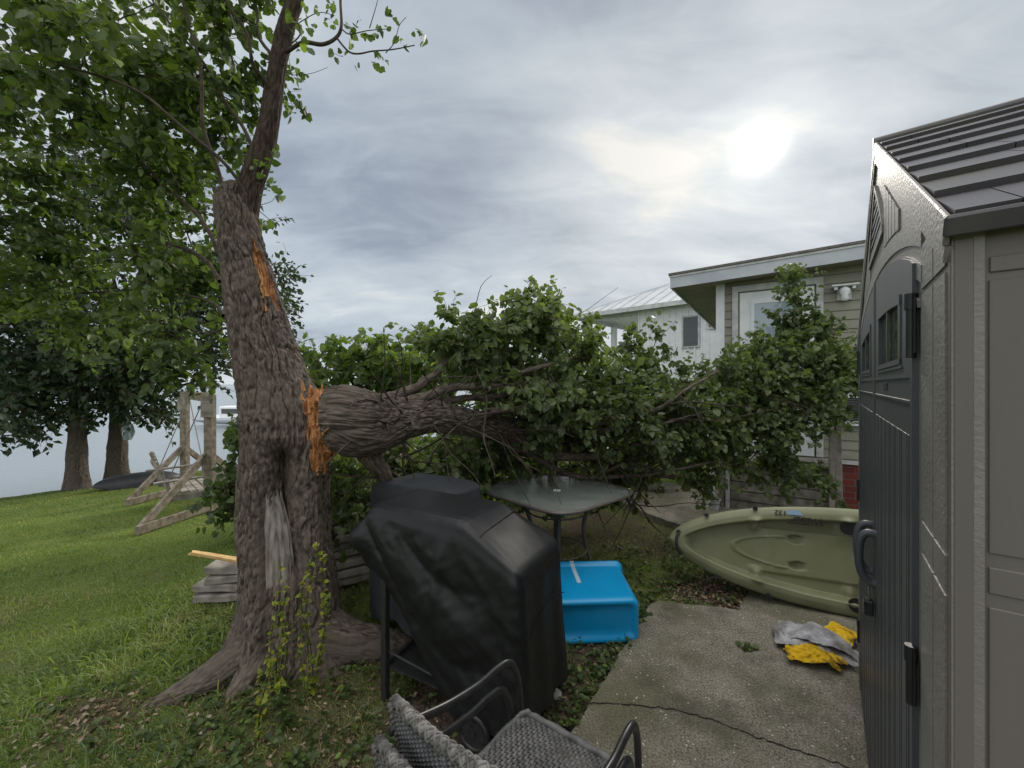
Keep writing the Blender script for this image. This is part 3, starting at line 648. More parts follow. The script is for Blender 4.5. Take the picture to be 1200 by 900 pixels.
fl = [([(425, 468, 2.55), (455, 468, 2.68), (480, 460, 2.8), (505, 445, 2.9), (523, 424, 3.0), (540, 405, 3.1), (560, 385, 3.2)], .045),
      ([(452, 478, 2.6), (490, 468, 2.75), (530, 456, 2.95), (575, 452, 2.98), (607, 441, 3.02), (640, 432, 3.06), (668, 423, 3.2)], .040),
      ([(480, 480, 2.75), (540, 466, 3.0), (585, 463, 3.15), (605, 450, 3.3), (635, 400, 3.4), (655, 370, 3.5)], .03),
      ([(500, 488, 2.8), (560, 486, 3.1), (620, 500, 3.4), (700, 505, 3.7), (760, 500, 3.9), (830, 475, 4.1), (900, 450, 4.2)], .05),
      ([(540, 496, 2.9), (590, 478, 3.0), (640, 480, 3.15), (700, 492, 3.25), (760, 480, 3.35), (800, 455, 3.5), (838, 433, 3.65)], .036), ([(690, 505, 3.4), (745, 500, 3.4), (780, 495, 3.45), (832, 482, 3.6)], .022), ([(600, 520, 3.3), (680, 560, 3.6), (740, 545, 3.7), (800, 560, 3.8)], .025),
      ([(640, 535, 3.4), (720, 530, 3.7), (800, 500, 4.0), (880, 480, 4.2), (930, 430, 4.4), (938, 340, 4.5)], .04),
      ([(415, 525, 2.5), (440, 545, 2.75), (470, 565, 3.0), (500, 570, 3.3)], .03), ([(430, 530, 2.55), (452, 560, 2.7), (460, 600, 2.8)], .07),
      ([(452, 512, 2.65), (468, 515, 2.68), (474, 530, 2.7), (473, 560, 2.72)], .022),
      ([(690, 560, 3.6), (760, 555, 3.8), (830, 540, 4.0), (870, 548, 4.1)], .02), ([(700, 570, 3.6), (745, 590, 3.9), (760, 612, 4.0)], .012)]
for l, r0 in fl:
    c = smooth_path([tp(*a) for a in l], 8); c = c + np.cumsum(rng.normal(0, .0035, c.shape), 0); m.tube(c, np.linspace(r0, max(.006, r0 * .25), len(c)), 14, cap=True); sk.append(c)
finish(m, 'limbs', MT['bark'], FT, smooth=True, bark=True)
sk = np.concatenate(sk); mt_, ml = MB(), MB()
foliage(mt_, ml, sk, [B(535, 405, 3.15, .26, .4, .14, 14), B(575, 400, 3.2, .3, .4, .22, 20), B(618, 378, 3.4, .22, .35, .20, 15), B(652, 378, 3.5, .2, .4, .22, 15), B(600, 435, 3.4, .5, .4, .25, 26), B(615, 505, 3.35, .38, .15, .15, 14), B(560, 525, 3.6, .4, .15, .16, 12), B(668, 420, 3.3, .22, .2, .16, 8), B(640, 465, 2.98, .35, .10, .10, 8), B(740, 470, 3.2, .40, .10, .14, 10), B(650, 462, 3.6, .42, .4, .28, 26),
    B(715, 455, 3.7, .36, .4, .26, 24), B(757, 425, 4.0, .26, .3, .24, 18), B(800, 475, 4.0, .3, .3, .2, 12), B(735, 490, 3.8, .6, .5, .35, 42), B(655, 508, 3.9, .6, .3, .28, 38), B(555, 535, 3.9, .6, .3, .32, 36), B(465, 555, 3.3, .45, .4, .30, 26), B(410, 560, 3.2, .25, .3, .35, 14),
    B(850, 445, 4.2, .28, .3, .26, 18), B(985, 430, 4.4, .16, .2, .28, 14), B(890, 435, 4.35, .45, .3, .36, 56), B(960, 425, 4.3, .34, .25, .30, 44), B(938, 372, 4.5, .17, .15, .22, 12), B(932, 330, 4.55, .06, .06, .13, 3), B(885, 490, 4.2, .5, .3, .30, 46), B(915, 545, 4.2, .42, .2, .18, 14),
    B(800, 520, 4.2, .45, .3, .36, 34), B(725, 558, 4.2, .45, .3, .25, 26), B(640, 560, 4.3, .5, .3, .25, 20), B(800, 470, 4.0, .4, .4, .3, 22), B(955, 460, 4.2, .28, .2, .25, 14), B(520, 575, 4.0, .7, .2, .25, 18)],
    0.050, twig=.24, nt=6, nl=12, r0=.0048, droop=.5)
# bare twigs poking out
for _ in range(150):
    b = sk[rng.integers(len(sk))]; q = b + unit(rng.normal(0, 1, 3) + V(.5, -.9, .15)) * (.3 + .6 * rng.random()); rr_ = .003 + .007 * rng.random(); mt_.tube(curve(b, q, 8, .045), np.linspace(rr_, rr_ * .35, 8), 5, cap=False)
finish(mt_, 'twigs', MT['twig'], FT, smooth=True); finish(ml, 'crown', MT['leaf_fallen'], FT)

# ------------------------------------------------------------ other trees and shrubs
def bgtree(name, label, px, d, h, rt, lean, blobs, mat_, leaf, **k):
    b = at(px, 450, d); z0 = float(gz(b[0], b[1])); T_ = thing(name, label, 'tree', (b[0], b[1], z0), group='trees on the lake bank' if k.pop('bank', False) else None)
    m = MB(); path = [V(b[0] + lean * t * t * h, b[1], z0 - .1 + h * t) for t in np.linspace(0, 1, 7)]
    sh = lambda RR, th, S, P: RR * (1 + .5 * np.exp(-S / .35))
    P1, R1 = barktube(m, path, [rt * (1 - .5 * t) for t in np.linspace(0, 1, 7)], 60, .04, .02, sh, freq=14)
    finish(m, 'trunk', MT['bark'], T_, smooth=True, bark=True)
    a, l = MB(), MB(); skl = [P1[len(P1) // 2:]]
    for _ in range(k.pop('nb', 7)):
        p = P1[int(len(P1) * (.45 + .5 * rng.random()))]; q = p + V(*(rng.normal(0, 1, 2) * h * .32), h * (.08 + .2 * rng.random())); c = curve(p, q, 9, .08); a.tube(c, np.linspace(rt * .4, rt * .1, 9), 6, cap=False); skl.append(c)
    foliage(a, l, np.concatenate(skl), blobs, leaf, **k)
    finish(a, 'branches', MT['twig'], T_, smooth=True); finish(l, 'crown', mat_, T_); return T_
bgtree('lakeside_tree', 'dark leafy tree on the lake bank, left of the two trunks', 90, 8.9, 4.2, .175, .03,
       [B(20, 440, 8.6, 1.5, 1.3, .75, 60), B(100, 400, 8.8, 1.7, 1.5, 1.0, 80), B(60, 330, 9.0, 2.2, 1.6, 1.3, 70), B(-60, 380, 8.8, 1.6, 1.5, 1.2, 40), B(90, 200, 9.2, 2.4, 2, 1.8, 60), B(20, 490, 8.4, .9, .8, .25, 16)],
       MT['leaf_dark'], .15, twig=.55, nt=5, nl=9, simple=True, r0=.014, bank=True)
bgtree('lakeside_tree', 'dark leafy tree on the lake bank, right trunk nearer the wooden swing', 137, 9.6, 4.6, .19, .07,
       [B(190, 420, 9.4, 1.3, 1.2, .8, 60), B(230, 350, 9.6, 1.5, 1.4, 1.2, 60), B(310, 350, 9.8, .55, .8, .9, 26), B(140, 440, 9.4, 1.0, 1.0, .7, 40), B(200, 250, 9.8, 2.2, 1.8, 1.5, 50), B(170, 478, 9.3, .7, .6, .3, 14)],
       MT['leaf_dark'], .15, twig=.55, nt=5, nl=9, simple=True, r0=.014, bank=True)
bgtree('small_tree', 'bright yellow-green tree behind the fallen trunk', 430, 6.6, 1.9, .06, .0,
       [B(395, 425, 6.5, .6, .6, .28, 15), B(440, 425, 6.6, .7, .6, .36, 20), B(465, 440, 6.4, .5, .6, .3, 20), B(420, 470, 6.5, 1.0, .7, .4, 34), B(500, 430, 6.9, .5, .5, .25, 12), B(560, 450, 7.0, .9, .6, .35, 24)],
       MT['leaf_light'], .10, twig=.36, nt=5, nl=9, r0=.007)
def shrub(name, label, x, y, h, blobs, mat_, leaf, group=None, **k):
    z0 = float(gz(x, y)); T_ = thing(name, label, 'shrub', (x, y, z0), group=group); a, l = MB(), MB(); skl = []
    for _ in range(7):
        q = V(x, y, z0) + V(*(rng.normal(0, .25, 2) * h), h * .8); c = curve(V(x, y, z0 - .03), q, 7, .08); a.tube(c, np.linspace(.014, .006, 7), 5, cap=False); skl.append(c)
    foliage(a, l, np.concatenate(skl), blobs, leaf, **k); finish(a, 'stems', MT['twig'], T_, smooth=True); finish(l, 'foliage', mat_, T_)
shrub('shrub', 'leafy green shrub between the wooden swing and the thick trunk', -3.0, 4.7, .9, [B(276, 520, 4.7, .14, .3, .2, 10), B(274, 560, 4.6, .12, .3, .28, 12), B(285, 590, 4.7, .18, .3, .2, 8), B(310, 540, 4.8, .3, .3, .4, 14)], MT['leaf'], .07, twig=.2, nt=4, nl=8)
shrub('shrub', 'dark shrub under the fallen trunk behind the covered grills', -0.9, 4.6, 1.0, [(V(-0.9, 4.7, .55), (.9, .5, .5), 46), (V(-1.7, 4.9, .5), (.6, .5, .5), 24)], MT['leaf_fallen'], .07, twig=.25, nt=5, nl=9)
shrub('shrub', 'dark shrub beneath the fallen crown behind the glass table', 0.9, 5.6, 1.0, [(V(0.9, 5.7, .5), (1.1, .5, .5), 46), (V(-0.2, 5.9, .5), (.9, .5, .5), 34), (V(2.0, 6.2, .7), (.8, .5, .7), 30)], MT['leaf_fallen'], .08, twig=.3, nt=5, nl=9)

# saplings with yellowing leaves at the foot of the trunk
def sapling(label, base, tips, n):
    T_ = thing('sapling', label, 'sapling', tuple(base), group=None); a, l = MB(), MB(); P = []; D = []
    for t in tips:
        c = curve(base, t, 12, .05); a.tube(c, np.linspace(.0035, .0015, 12), 4, cap=False); k = int(n / len(tips)); i = rng.integers(1, 12, k); P.append(c[i] + rng.normal(0, .004, (k, 3))); D.append(rng.normal(0, .9, (k, 3)) + V(0, 0, .1))
    P = np.concatenate(P); D = np.concatenate(D); leaves(l, P, D, .024 * (.6 + .7 * rng.random(len(P))), up=1.0, aspect=.75); finish(a, 'stems', MT['twig'], T_); finish(l, 'leaves', MT['leaf_yellow'], T_)
g = lambda x, y, d: at(x, y, d)
sapling('tall thin sapling with yellow-green leaves against the right of the trunk', gpt(-1.03, 2.10), [g(368, 640, 2.12), g(378, 655, 2.1), g(362, 690, 2.06), g(384, 700, 2.08), g(374, 650, 2.14)], 330)
sapling('thin green sapling with small leaves in front of the trunk hollow', gpt(-1.22, 2.09), [g(330, 665, 2.12), g(335, 690, 2.05), g(350, 720, 2.08), g(322, 710, 2.02)], 190)
sapling('low reddish sapling in the leaf litter before the trunk', gpt(-1.14, 1.84), [g(318, 775, 1.85), g(305, 790, 1.8), g(330, 800, 1.82)], 110)

# ------------------------------------------------------------ grass, weeds and leaf litter (nobody could count them)
def clear(x, y):
    return ~(in_poly(x, y, SLAB) | in_poly(x, y, PATH)) & (-0.764 * x + 0.645 * y < 13.2) & (np.hypot(x + 1.36, y - 2.5) > .27)
def blades(n, f, hmin, hmax, w):
    x, y = f(n); ok = clear(x, y); x, y = x[ok], y[ok]; dd = dirt(x, y); ok = rng.random(len(x)) > dd * 1.05 + .0; x, y, dd = x[ok], y[ok], dd[ok]; n = len(x)
    z = gz(x, y) + (fbm(x * 1.1, y * 1.1, 0, 11, 3) - .5) * .05; h = (hmin + (hmax - hmin) * rng.random(n) ** 1.5) * (.6 + .9 * fbm(x * 3, y * 3, 0, 81, 3)); dist = np.hypot(x, y)
    ww = w * (1 + dist * .16) * (.7 + .6 * rng.random(n)); az = rng.random(n) * 6.283; s = np.stack([np.cos(az), np.sin(az), 0 * az], 1); ln = rng.normal(0, .65, (n, 2)) + np.array([-.25, -.1]); b = np.stack([x, y, z - .004], 1)
    mid = b + np.stack([ln[:, 0] * h * .35, ln[:, 1] * h * .35, h * .6], 1); tip = b + np.stack([ln[:, 0] * h, ln[:, 1] * h, h * (1 - .25 * np.hypot(*ln.T).clip(0, 2))], 1); ws = s * ww[:, None]
    v = np.stack([b - ws, b + ws, mid - ws * .7, mid + ws * .7, tip], 1); o = np.arange(n)[:, None] * 5
    att = np.clip(fbm(x * 1.3, y * 1.3, 0, 83, 4) * 1.8 - .72 + rng.random(n) * .55 + dd * .15, .01, .99)
    return v.reshape(-1, 3), [o + np.array([0, 1, 3, 2]), o + np.array([2, 3, 4])], np.repeat(att, 5)
MT['grass'] = leafmat('grass', (0.062, 0.118, 0.014), (0.270, 0.330, 0.062), (0.36, 0.32, 0.15), trans=.3, rough=.6)
def polar(n):
    u = rng.random(n); d = 1.0 * (15 / 1.0) ** u; r = -1.75 + 2.95 * rng.random(n); return r * d, d
m = MB(); m.add(*blades(330000, polar, .014, .042, .0016)); 
def near_tree(n): return rng.normal(-2.0, .38, n), rng.normal(2.9, .45, n)
m.add(*blades(7000, near_tree, .035, .10, .0028))
struct(m.build('lawn_grass', MT['grass']), 'stuff')
m = MB(); cs = [(rng.normal(-1.0, .5, 240), rng.normal(1.85, .35, 240)), (.98 + rng.normal(0, .09, 60), 2.80 + rng.normal(0, .12, 60)), (np.linspace(.2, .95, 60) - .07 + rng.normal(0, .05, 60), np.linspace(1.85, 2.8, 60) + rng.normal(0, .06, 60)),
    (1.4 + rng.normal(0, .45, 200), 3.4 + rng.normal(0, .4, 200)), (rng.normal(-2.0, .35, 90), rng.normal(2.6, .4, 90)), (rng.normal(-.6, .6, 150), rng.normal(2.9, .4, 150)), (rng.normal(.2, .5, 80), rng.normal(2.5, .4, 80))]
X = np.concatenate([c[0] for c in cs]); Y = np.concatenate([c[1] for c in cs]); ok = clear(X, Y); X, Y = X[ok], Y[ok]
k = 7; X = np.repeat(X, k); Y = np.repeat(Y, k); n = len(X); D = rng.normal(0, 1, (n, 3)) * V(1, 1, .25); Z = gz(X, Y) + .012 + .035 * rng.random(n)
leaves(m, np.stack([X + D[:, 0] * .012, Y + D[:, 1] * .012, Z], 1), D, .024 * (.5 + .9 * rng.random(n)), up=1.6)
struct(m.build('creeping_weeds', MT['leaf']), 'stuff')
MT['litter'] = mat('dead_leaves', (0.040, 0.027, 0.016), (0.20, 0.13, 0.075), rough=.85, scale=26, det=1, c3=(0.33, 0.275, 0.20), s3=31, pos=(.4, .6))
def litter(n, cx, cy, sx, sy): return rng.normal(cx, sx, n), rng.normal(cy, sy, n)
cs = [litter(2200, 1.62, 3.12, .3, .2), litter(1300, -.9, 1.75, .55, .3), litter(500, -2.0, 1.98, .2, .13), litter(700, .1, 2.2, .5, .4), litter(420, .6, 2.5, .2, .3), litter(500, 1.3, 3.9, .6, .35), litter(300, -1.5, 1.5, .8, .4)]
X = np.concatenate([c[0] for c in cs]); Y = np.concatenate([c[1] for c in cs]); ok = clear(X, Y); X, Y = X[ok], Y[ok]; n = len(X)
m = MB(); leaves(m, np.stack([X, Y, gz(X, Y) + (fbm(X * 1.1, Y * 1.1, 0, 11, 3) - .5) * .05 + .006 + .016 * rng.random(n)], 1), rng.normal(0, 1, (n, 3)) * V(1, 1, .22), .022 * (.35 + 1.1 * rng.random(n) ** 1.5), up=1.0, aspect=.6)
struct(m.build('leaf_litter', MT['litter']), 'stuff')
# ------------------------------------------------------------ materials of built things
MT['siding'] = mat('siding_vinyl', (0.25, 0.245, 0.195), (0.30, 0.295, 0.24), rough=.6, scale=3, det=5, stretch=(1, 1, 4), bump=.15, bscale=60)
MT['white'] = mat('white_paint', (0.70, 0.73, 0.76), (0.80, 0.82, 0.84), rough=.5, scale=6, det=6, pos=(.3, .6))
MT['offwhite'] = mat('old_white_trim', (0.42, 0.43, 0.43), (0.60, 0.61, 0.61), rough=.6, scale=9, det=7)
MT['fascia'] = mat('fascia_metal', (0.40, 0.43, 0.48), (0.50, 0.53, 0.57), rough=.5, scale=4)
MT['shingle_edge'] = mat('roof_felt', (0.10, 0.09, 0.08), (0.2, 0.185, 0.165), rough=.9, scale=50, bump=.5)
MT['soffit'] = mat('soffit_board', (0.26, 0.245, 0.21), (0.33, 0.31, 0.27), rough=.8, scale=5)
MT['metalroof'] = mat('metal_roof', (0.50, 0.52, 0.54), (0.58, 0.60, 0.62), rough=.4, metal=.25, scale=2)
MT['louver'] = mat('louver_grey', (0.15, 0.155, 0.17), rough=.6)
MT['glass'] = mat('window_glass', (0.30, 0.38, 0.44), rough=.06, spec=.9)
MT['darkglass'] = mat('dark_window_glass', (0.035, 0.036, 0.03), rough=.08, spec=.9)
MT['black'] = mat('black_plastic', (0.012, 0.012, 0.013), (0.02, 0.02, 0.022), rough=.4, scale=30)
MT['blackmetal'] = mat('black_powder_metal', (0.018, 0.018, 0.019), (0.03, 0.03, 0.032), rough=.35, scale=40, bump=.15, bscale=200, bdist=.0005)
MT['shed'] = mat('shed_plastic', (0.165, 0.152, 0.138), (0.195, 0.182, 0.163), rough=.48, scale=6, det=5, bump=.75, bscale=130, bdist=.0022, spec=.5, rv=.06, bdet=3)
MT['shed_grain'] = mat('shed_grain_panel', (0.122, 0.108, 0.100), (0.142, 0.127, 0.118), rough=.5, scale=6, det=5, stretch=(1, 1, .16), bump=.45, bscale=110, bdist=.0016, spec=.45)
MT['shed_door'] = mat('shed_door_plastic', (0.050, 0.054, 0.063), (0.066, 0.070, 0.080), rough=.42, scale=9, stretch=(1, 1, .12), bump=.4, bscale=90, bdist=.0012, spec=.5)
MT['shed_roof'] = mat('shed_roof_plastic', (0.062, 0.058, 0.066), (0.085, 0.080, 0.088), rough=.42, scale=9, bump=.35, bscale=150, bdist=.001, spec=.38, c3=(.075, .07, .065), s3=3)
MT['cover'] = mat('cover_fabric', (0.0070, 0.0074, 0.0088), (0.0115, 0.012, 0.014), rough=.46, scale=3, det=5, bump=.3, bscale=9, bdist=.012, spec=.36)
MT['cover2'] = mat('cover_fabric_faded', (0.024, 0.0265, 0.032), (0.036, 0.039, 0.046), rough=.62, scale=3, det=5, bump=.35, bscale=12, bdist=.012, spec=.4)
MT['blue'] = mat('blue_plastic', (0.002, 0.265, 0.56), (0.004, 0.31, 0.63), rough=.33, scale=3, det=5, bump=.12, bscale=40, bdist=.002, spec=.5)
MT['kayak'] = mat('olive_plastic', (0.200, 0.208, 0.115), (0.245, 0.252, 0.148), rough=.45, scale=3, det=6, bump=.12, bscale=90, bdist=.001, spec=.45, c3=(.175, .185, .105), s3=3)
MT['ink'] = mat('black_ink', (0.015, 0.015, 0.02), rough=.6)
MT['tape'] = mat('clear_tape', (0.45, 0.60, 0.68), rough=.25)
MT['sticker'] = mat('yellow_sticker', (0.62, 0.33, 0.02), (0.70, 0.42, 0.04), rough=.5, scale=30)
MT['bluesticker'] = mat('pale_blue_sticker', (0.28, 0.42, 0.58), rough=.5)
MT['bronze'] = mat('taupe_metal', (0.13, 0.115, 0.105), (0.16, 0.145, 0.13), rough=.35, scale=20, metal=.3)
MT['wicker'] = mat('grey_wicker', (0.070, 0.069, 0.070), (0.130, 0.128, 0.128), rough=.45, scale=25, det=4, spec=.4)
MT['wicker_old'] = mat('sun_worn_wicker', (0.040, 0.038, 0.037), (0.19, 0.183, 0.175), rough=.6, scale=38, det=5, spec=.35, pos=(.35, .65))
MT['greycloth'] = mat('grey_cloth', (0.20, 0.20, 0.21), (0.44, 0.44, 0.45), rough=.95, scale=16, det=6, bump=.6, bscale=90, bdist=.003, spec=.1, c3=(.13, .12, .11), s3=5)
MT['yellowcloth'] = mat('yellow_cloth', (0.50, 0.30, 0.012), (0.72, 0.47, 0.03), rough=.95, scale=24, det=4, bump=.9, bscale=90, bdist=.005, spec=.1, c3=(.14, .085, .02), s3=14)
MT['stone'] = mat('pale_stone', (0.36, 0.34, 0.31), (0.5, 0.48, 0.45), rough=.9, scale=20, bump=.4)
MT['boat_black'] = mat('dark_boat_hull', (0.02, 0.022, 0.024), (0.035, 0.037, 0.04), rough=.5, scale=5)
def brickmat():
    m = bpy.data.materials.new('brick'); m.use_nodes = True; N = m.node_tree.nodes; L = m.node_tree.links; b = N['Principled BSDF']; b.inputs['Roughness'].default_value = .85
    tc = N.new('ShaderNodeTexCoord'); sp = N.new('ShaderNodeSeparateXYZ'); cb = N.new('ShaderNodeCombineXYZ'); L.new(tc.outputs['Object'], sp.inputs[0]); L.new(sp.outputs[0], cb.inputs[0]); L.new(sp.outputs[2], cb.inputs[1])
    br = N.new('ShaderNodeTexBrick'); L.new(cb.outputs[0], br.inputs[0]); br.inputs['Scale'].default_value = 1; br.inputs['Brick Width'].default_value = .21; br.inputs['Row Height'].default_value = .075; br.inputs['Mortar Size'].default_value = .006
    br.inputs['Color1'].default_value = (.20, .035, .025, 1); br.inputs['Color2'].default_value = (.13, .025, .02, 1); br.inputs['Mortar'].default_value = (.12, .09, .08, 1); L.new(br.outputs['Color'], b.inputs['Base Color'])
    bp = N.new('ShaderNodeBump'); bp.inputs['Distance'].default_value = .006; bp.invert = True; L.new(br.outputs['Fac'], bp.inputs['Height']); L.new(bp.outputs[0], b.inputs['Normal']); return m
MT['brick'] = brickmat()
def glassmat():
    m = bpy.data.materials.new('wet_glass'); m.use_nodes = True; N = m.node_tree.nodes; L = m.node_tree.links; b = N['Principled BSDF']; out = N['Material Output']
    tc = N.new('ShaderNodeTexCoord'); n = N.new('ShaderNodeTexNoise'); n.inputs['Scale'].default_value = 60; n.inputs['Detail'].default_value = 6; L.new(tc.outputs['Object'], n.inputs[0])
    n2 = N.new('ShaderNodeTexNoise'); n2.inputs['Scale'].default_value = 5; n2.inputs['Detail'].default_value = 6; L.new(tc.outputs['Object'], n2.inputs[0])
    b.inputs['Base Color'].default_value = (.27, .295, .275, 1); b.inputs['Roughness'].default_value = .22; b.inputs['Specular IOR Level'].default_value = .8
    bp = N.new('ShaderNodeBump'); bp.inputs['Strength'].default_value = .7; bp.inputs['Distance'].default_value = .004; L.new(n.outputs[0], bp.inputs['Height']); L.new(bp.outputs[0], b.inputs['Normal'])
    tr = N.new('ShaderNodeBsdfTransparent'); tr.inputs[0].default_value = (.75, .82, .78, 1); mx = N.new('ShaderNodeMixShader')
    r = N.new('ShaderNodeMapRange'); L.new(n2.outputs[0], r.inputs[0]); r.inputs[1].default_value = .35; r.inputs[2].default_value = .7; r.inputs[3].default_value = .05; r.inputs[4].default_value = .30
    L.new(r.outputs[0], mx.inputs[0]); L.new(b.outputs[0], mx.inputs[1]); L.new(tr.outputs[0], mx.inputs[2]); L.new(mx.outputs[0], out.inputs[0]); return m
MT['tableglass'] = glassmat()
def frame(o, ex, z=0):          # placement matrix: local x along ex on the ground plane, local y to its left
    ex = unit(np.array([ex[0], ex[1]])); M = np.eye(4); M[:2, 0] = ex; M[:2, 1] = (-ex[1], ex[0]); M[0, 3], M[1, 3], M[2, 3] = o[0], o[1], z; return M
def rz_of(ex): return math.atan2(ex[1], ex[0])

# ------------------------------------------------------------ the beige house (local x along the front wall, y into the house)
HE = (.843, -.537); H = thing('house', 'low beige house with lap siding, white door and overhanging flat roof', 'house', (2.87, 5.69, 0), rz_of(HE))
m = MB(); m.box(0, 7, 0, 5, -.3, .655); m.build('foundation', MT['brick'], H)
m = MB(); m.box(-.005, 7, .004, 5, .66, 3.0); z = .70
while z < 3.0:
    m.add([(0.02, -.002, z), (7, -.002, z), (7, -.016, z), (.02, -.016, z), (.02, -.003, z + .107), (7, -.003, z + .107)], [[3, 2, 5, 4], [0, 1, 2, 3]]); z += .112
m.build('wall', MT['siding'], H)
m = MB(); m.box(0, 7, -.03, .0, .635, .68); m.build('sill_trim', MT['offwhite'], H)
m = MB(); m.box(-.03, .075, -.03, .05, .68, 3.0); m.build('corner_trim', MT['white'], H)
m = MB()
sl = lambda x, z: z + .035 * (x + .55)
m.add([(x, y, sl(x, z)) for x in (-.55, 7.4) for y, z in ((-.30, 2.955), (5.3, 2.955), (5.3, 3.10), (-.30, 3.10))], [[0, 1, 2, 3], [7, 6, 5, 4], [0, 4, 5, 1], [3, 2, 6, 7]]); m.build('roof', MT['soffit'], H)
m = MB(); fz = lambda y0, y1, x0, x1, a, b: m.add([(x, y, sl(x, z)) for x in (x0, x1) for y, z in ((y0, a), (y1, a), (y1, b), (y0, b))], [[0, 3, 2, 1], [4, 5, 6, 7], [0, 1, 5, 4], [3, 7, 6, 2], [0, 4, 7, 3], [1, 2, 6, 5]])
fz(-.325, -.30, -.575, 7.4, 2.94, 3.112); fz(-.30, 5.3, -.575, -.55, 2.94, 3.112); m.build('fascia', MT['fascia'], H)
m = MB(); fz(-.345, 5.3, -.595, 7.4, 3.115, 3.145); m.build('roof_covering', MT['shingle_edge'], H)
m = MB(); fz(-.335, -.327, -.585, 7.4, 3.085, 3.11); m.build('drip_edge', MT['offwhite'], H)
D = MB(); x0, x1, z0, z1 = .17, 1.16, .70, 2.92
D.box(x0, x0 + .07, -.045, -.017, z0, z1); D.box(x1 - .07, x1, -.045, -.017, z0, z1); D.box(x0 + .07, x1 - .07, -.046, -.017, z1 - .08, z1)
dr = bpy.data.objects.new('door', None); COL.objects.link(dr); dr.parent = H
D.build('frame', MT['offwhite'], dr)
m = MB(); a0, a1 = x0 + .09, x1 - .09; m.box(a0, a1, -.036, -.012, z0, z1 - .10); m.build('panel', MT['white'], dr)
m = MB(); b0, b1 = a0 + .17, a1 - .12
for q in ((b0 - .04, b0, 1.75, 2.70), (b1, b1 + .04, 1.75, 2.70)): m.box(q[0], q[1], -.052, -.037, q[2], q[3])
m.box(b0, b1, -.052, -.037, 2.66, 2.70); m.box(b0, b1, -.052, -.037, 1.75, 1.79); m.build('window_frame', MT['white'], dr)
m = MB(); m.box(b0, b1, -.043, -.037, 1.79, 2.66); m.build('pane', MT['glass'], dr)
m = MB(); m.cyl((a0 + .05, -.04, 1.68), (a0 + .05, -.09, 1.68), .012); m.cyl((a0 + .05, -.085, 1.68), (a0 + .05, -.115, 1.68), .026); m.build('handle', MT['bronze'], dr)
def at_wall(n, mm): return n
L_ = thing('wall_lamp', 'white metal porch lamp on the siding, right of the white door', 'wall lamp', (0, 0, 0), 0)
L_.location = (2.87 + .843 * 1.36 - .537 * .02, 5.69 - .537 * 1.36 - .843 * .02, 2.68); L_.rotation_euler = (0, 0, rz_of(HE))
m = MB(); m.box(-.07, .07, -.02, 0, -.07, .12, bev=.006); m.build('back_plate', MT['offwhite'], L_)
m = MB(); m.box(-.13, .13, -.13, -.015, .085, .105, bev=.005); m.box(-.10, -.07, -.10, -.02, .05, .084); m.box(.07, .10, -.10, -.02, .05, .084); m.build('cap', MT['white'], L_)
m = MB(); m.tube([(0, -.07, .084), (0, -.07, .05), (0, -.07, .02), (0, -.07, -.02), (0, -.07, -.07), (0, -.07, -.09)], [.02, .05, .055, .035, .045, .02], 16); m.build('lamp_shade', MT['white'], L_, smooth=True)
A = thing('air_conditioner', 'white window air conditioner in the siding beside the porch post', 'air conditioner', (2.87 + .843 * 1.36, 5.69 - .537 * 1.36, 1.10), rz_of(HE))
m = MB(); m.box(-.02, .30, -.06, -.02, 0, .44, bev=.004); m.build('casing', MT['white'], A)
m = MB()
for k in range(13): m.box(.01, .27, -.068, -.061, .07 + k * .02, .078 + k * .02)
m.build('grille', MT['louver'], A)
m = MB(); m.box(.0, .28, -.0605, -.0595, .06, .335); m.build('grille_back', MT['black'], A)
m = MB(); m.box(-.06, .36, -.035, -.017, .46, .53); m.build('header_board', MT['offwhite'], A)

# ------------------------------------------------------------ wooden porch with rails
PO = thing('porch', 'weathered plank porch under the fallen crown, before the beige house', 'porch', (2.68, 5.19, 0), rz_of(HE))
M_ = MB(); r = np.random.default_rng(4)
for k in range(5):
    z0 = .04 + k * .118; M_.box(-.01, 1.08 + .02 * r.random(), -.02 + .012 * r.random(), .01, z0, z0 + .105, bev=.004)
M_.build('skirt_boards', MT['weathered'], PO)
M_ = MB(); M_.box(-.005, 1.09, .012, .47, .0, .63); M_.build('frame', MT['weathered'], PO)
M_ = MB()
for k in range(5): M_.box(-.03, 1.12, -.06 + k * .118, .05 + k * .118, .645, .672, bev=.004)
M_.build('deck_boards', MT['weathered'], PO)
def post(x, y, z0, z1, w, mt_, t=0.0):
    q = MB(); q.beam((x, y, z0), (x + t, y, z1), w, w, (0, 1, 0), .004); q.build('post', mt_, PO)
post(-.02, -.07, 0, 1.35, .055, MT['weathered']); post(.05, -.055, .0, 1.5, .045, MT['offwhite']); post(1.08, -.075, 0, 1.05, .055, MT['weathered']); post(1.15, -.07, .12, 1.46, .06, MT['weathered'], -.03)
M_ = MB(); M_.beam((1.06, -.11, 1.46), (1.13, -.11, 1.10), .03, .075, (0, 1, 0), .003); M_.build('rail', MT['weathered'], PO)
M_ = MB(); M_.beam((-.12, -.06, .02), (-.12, -.06, 1.02), .06, .03, (0, 1, 0)); M_.build('downpipe', MT['white'], PO)
BK = thing('flower_pot', 'small pale pot on the path at the left porch post', 'pot', (2.50, 5.05, .06)); m = MB(); m.tube([(0, 0, 0), (0, 0, .10), (0, 0, .12), (0, 0, .12), (0, 0, .03)], [.045, .06, .066, .055, .04], 16); m.build('pot', MT['offwhite'], BK, smooth=False); BK2 = MB(); BK2.tube([(0, 0, .09), (0, 0, .095)], [.05, .05], 12); BK2.build('soil', MT['crack'], BK)

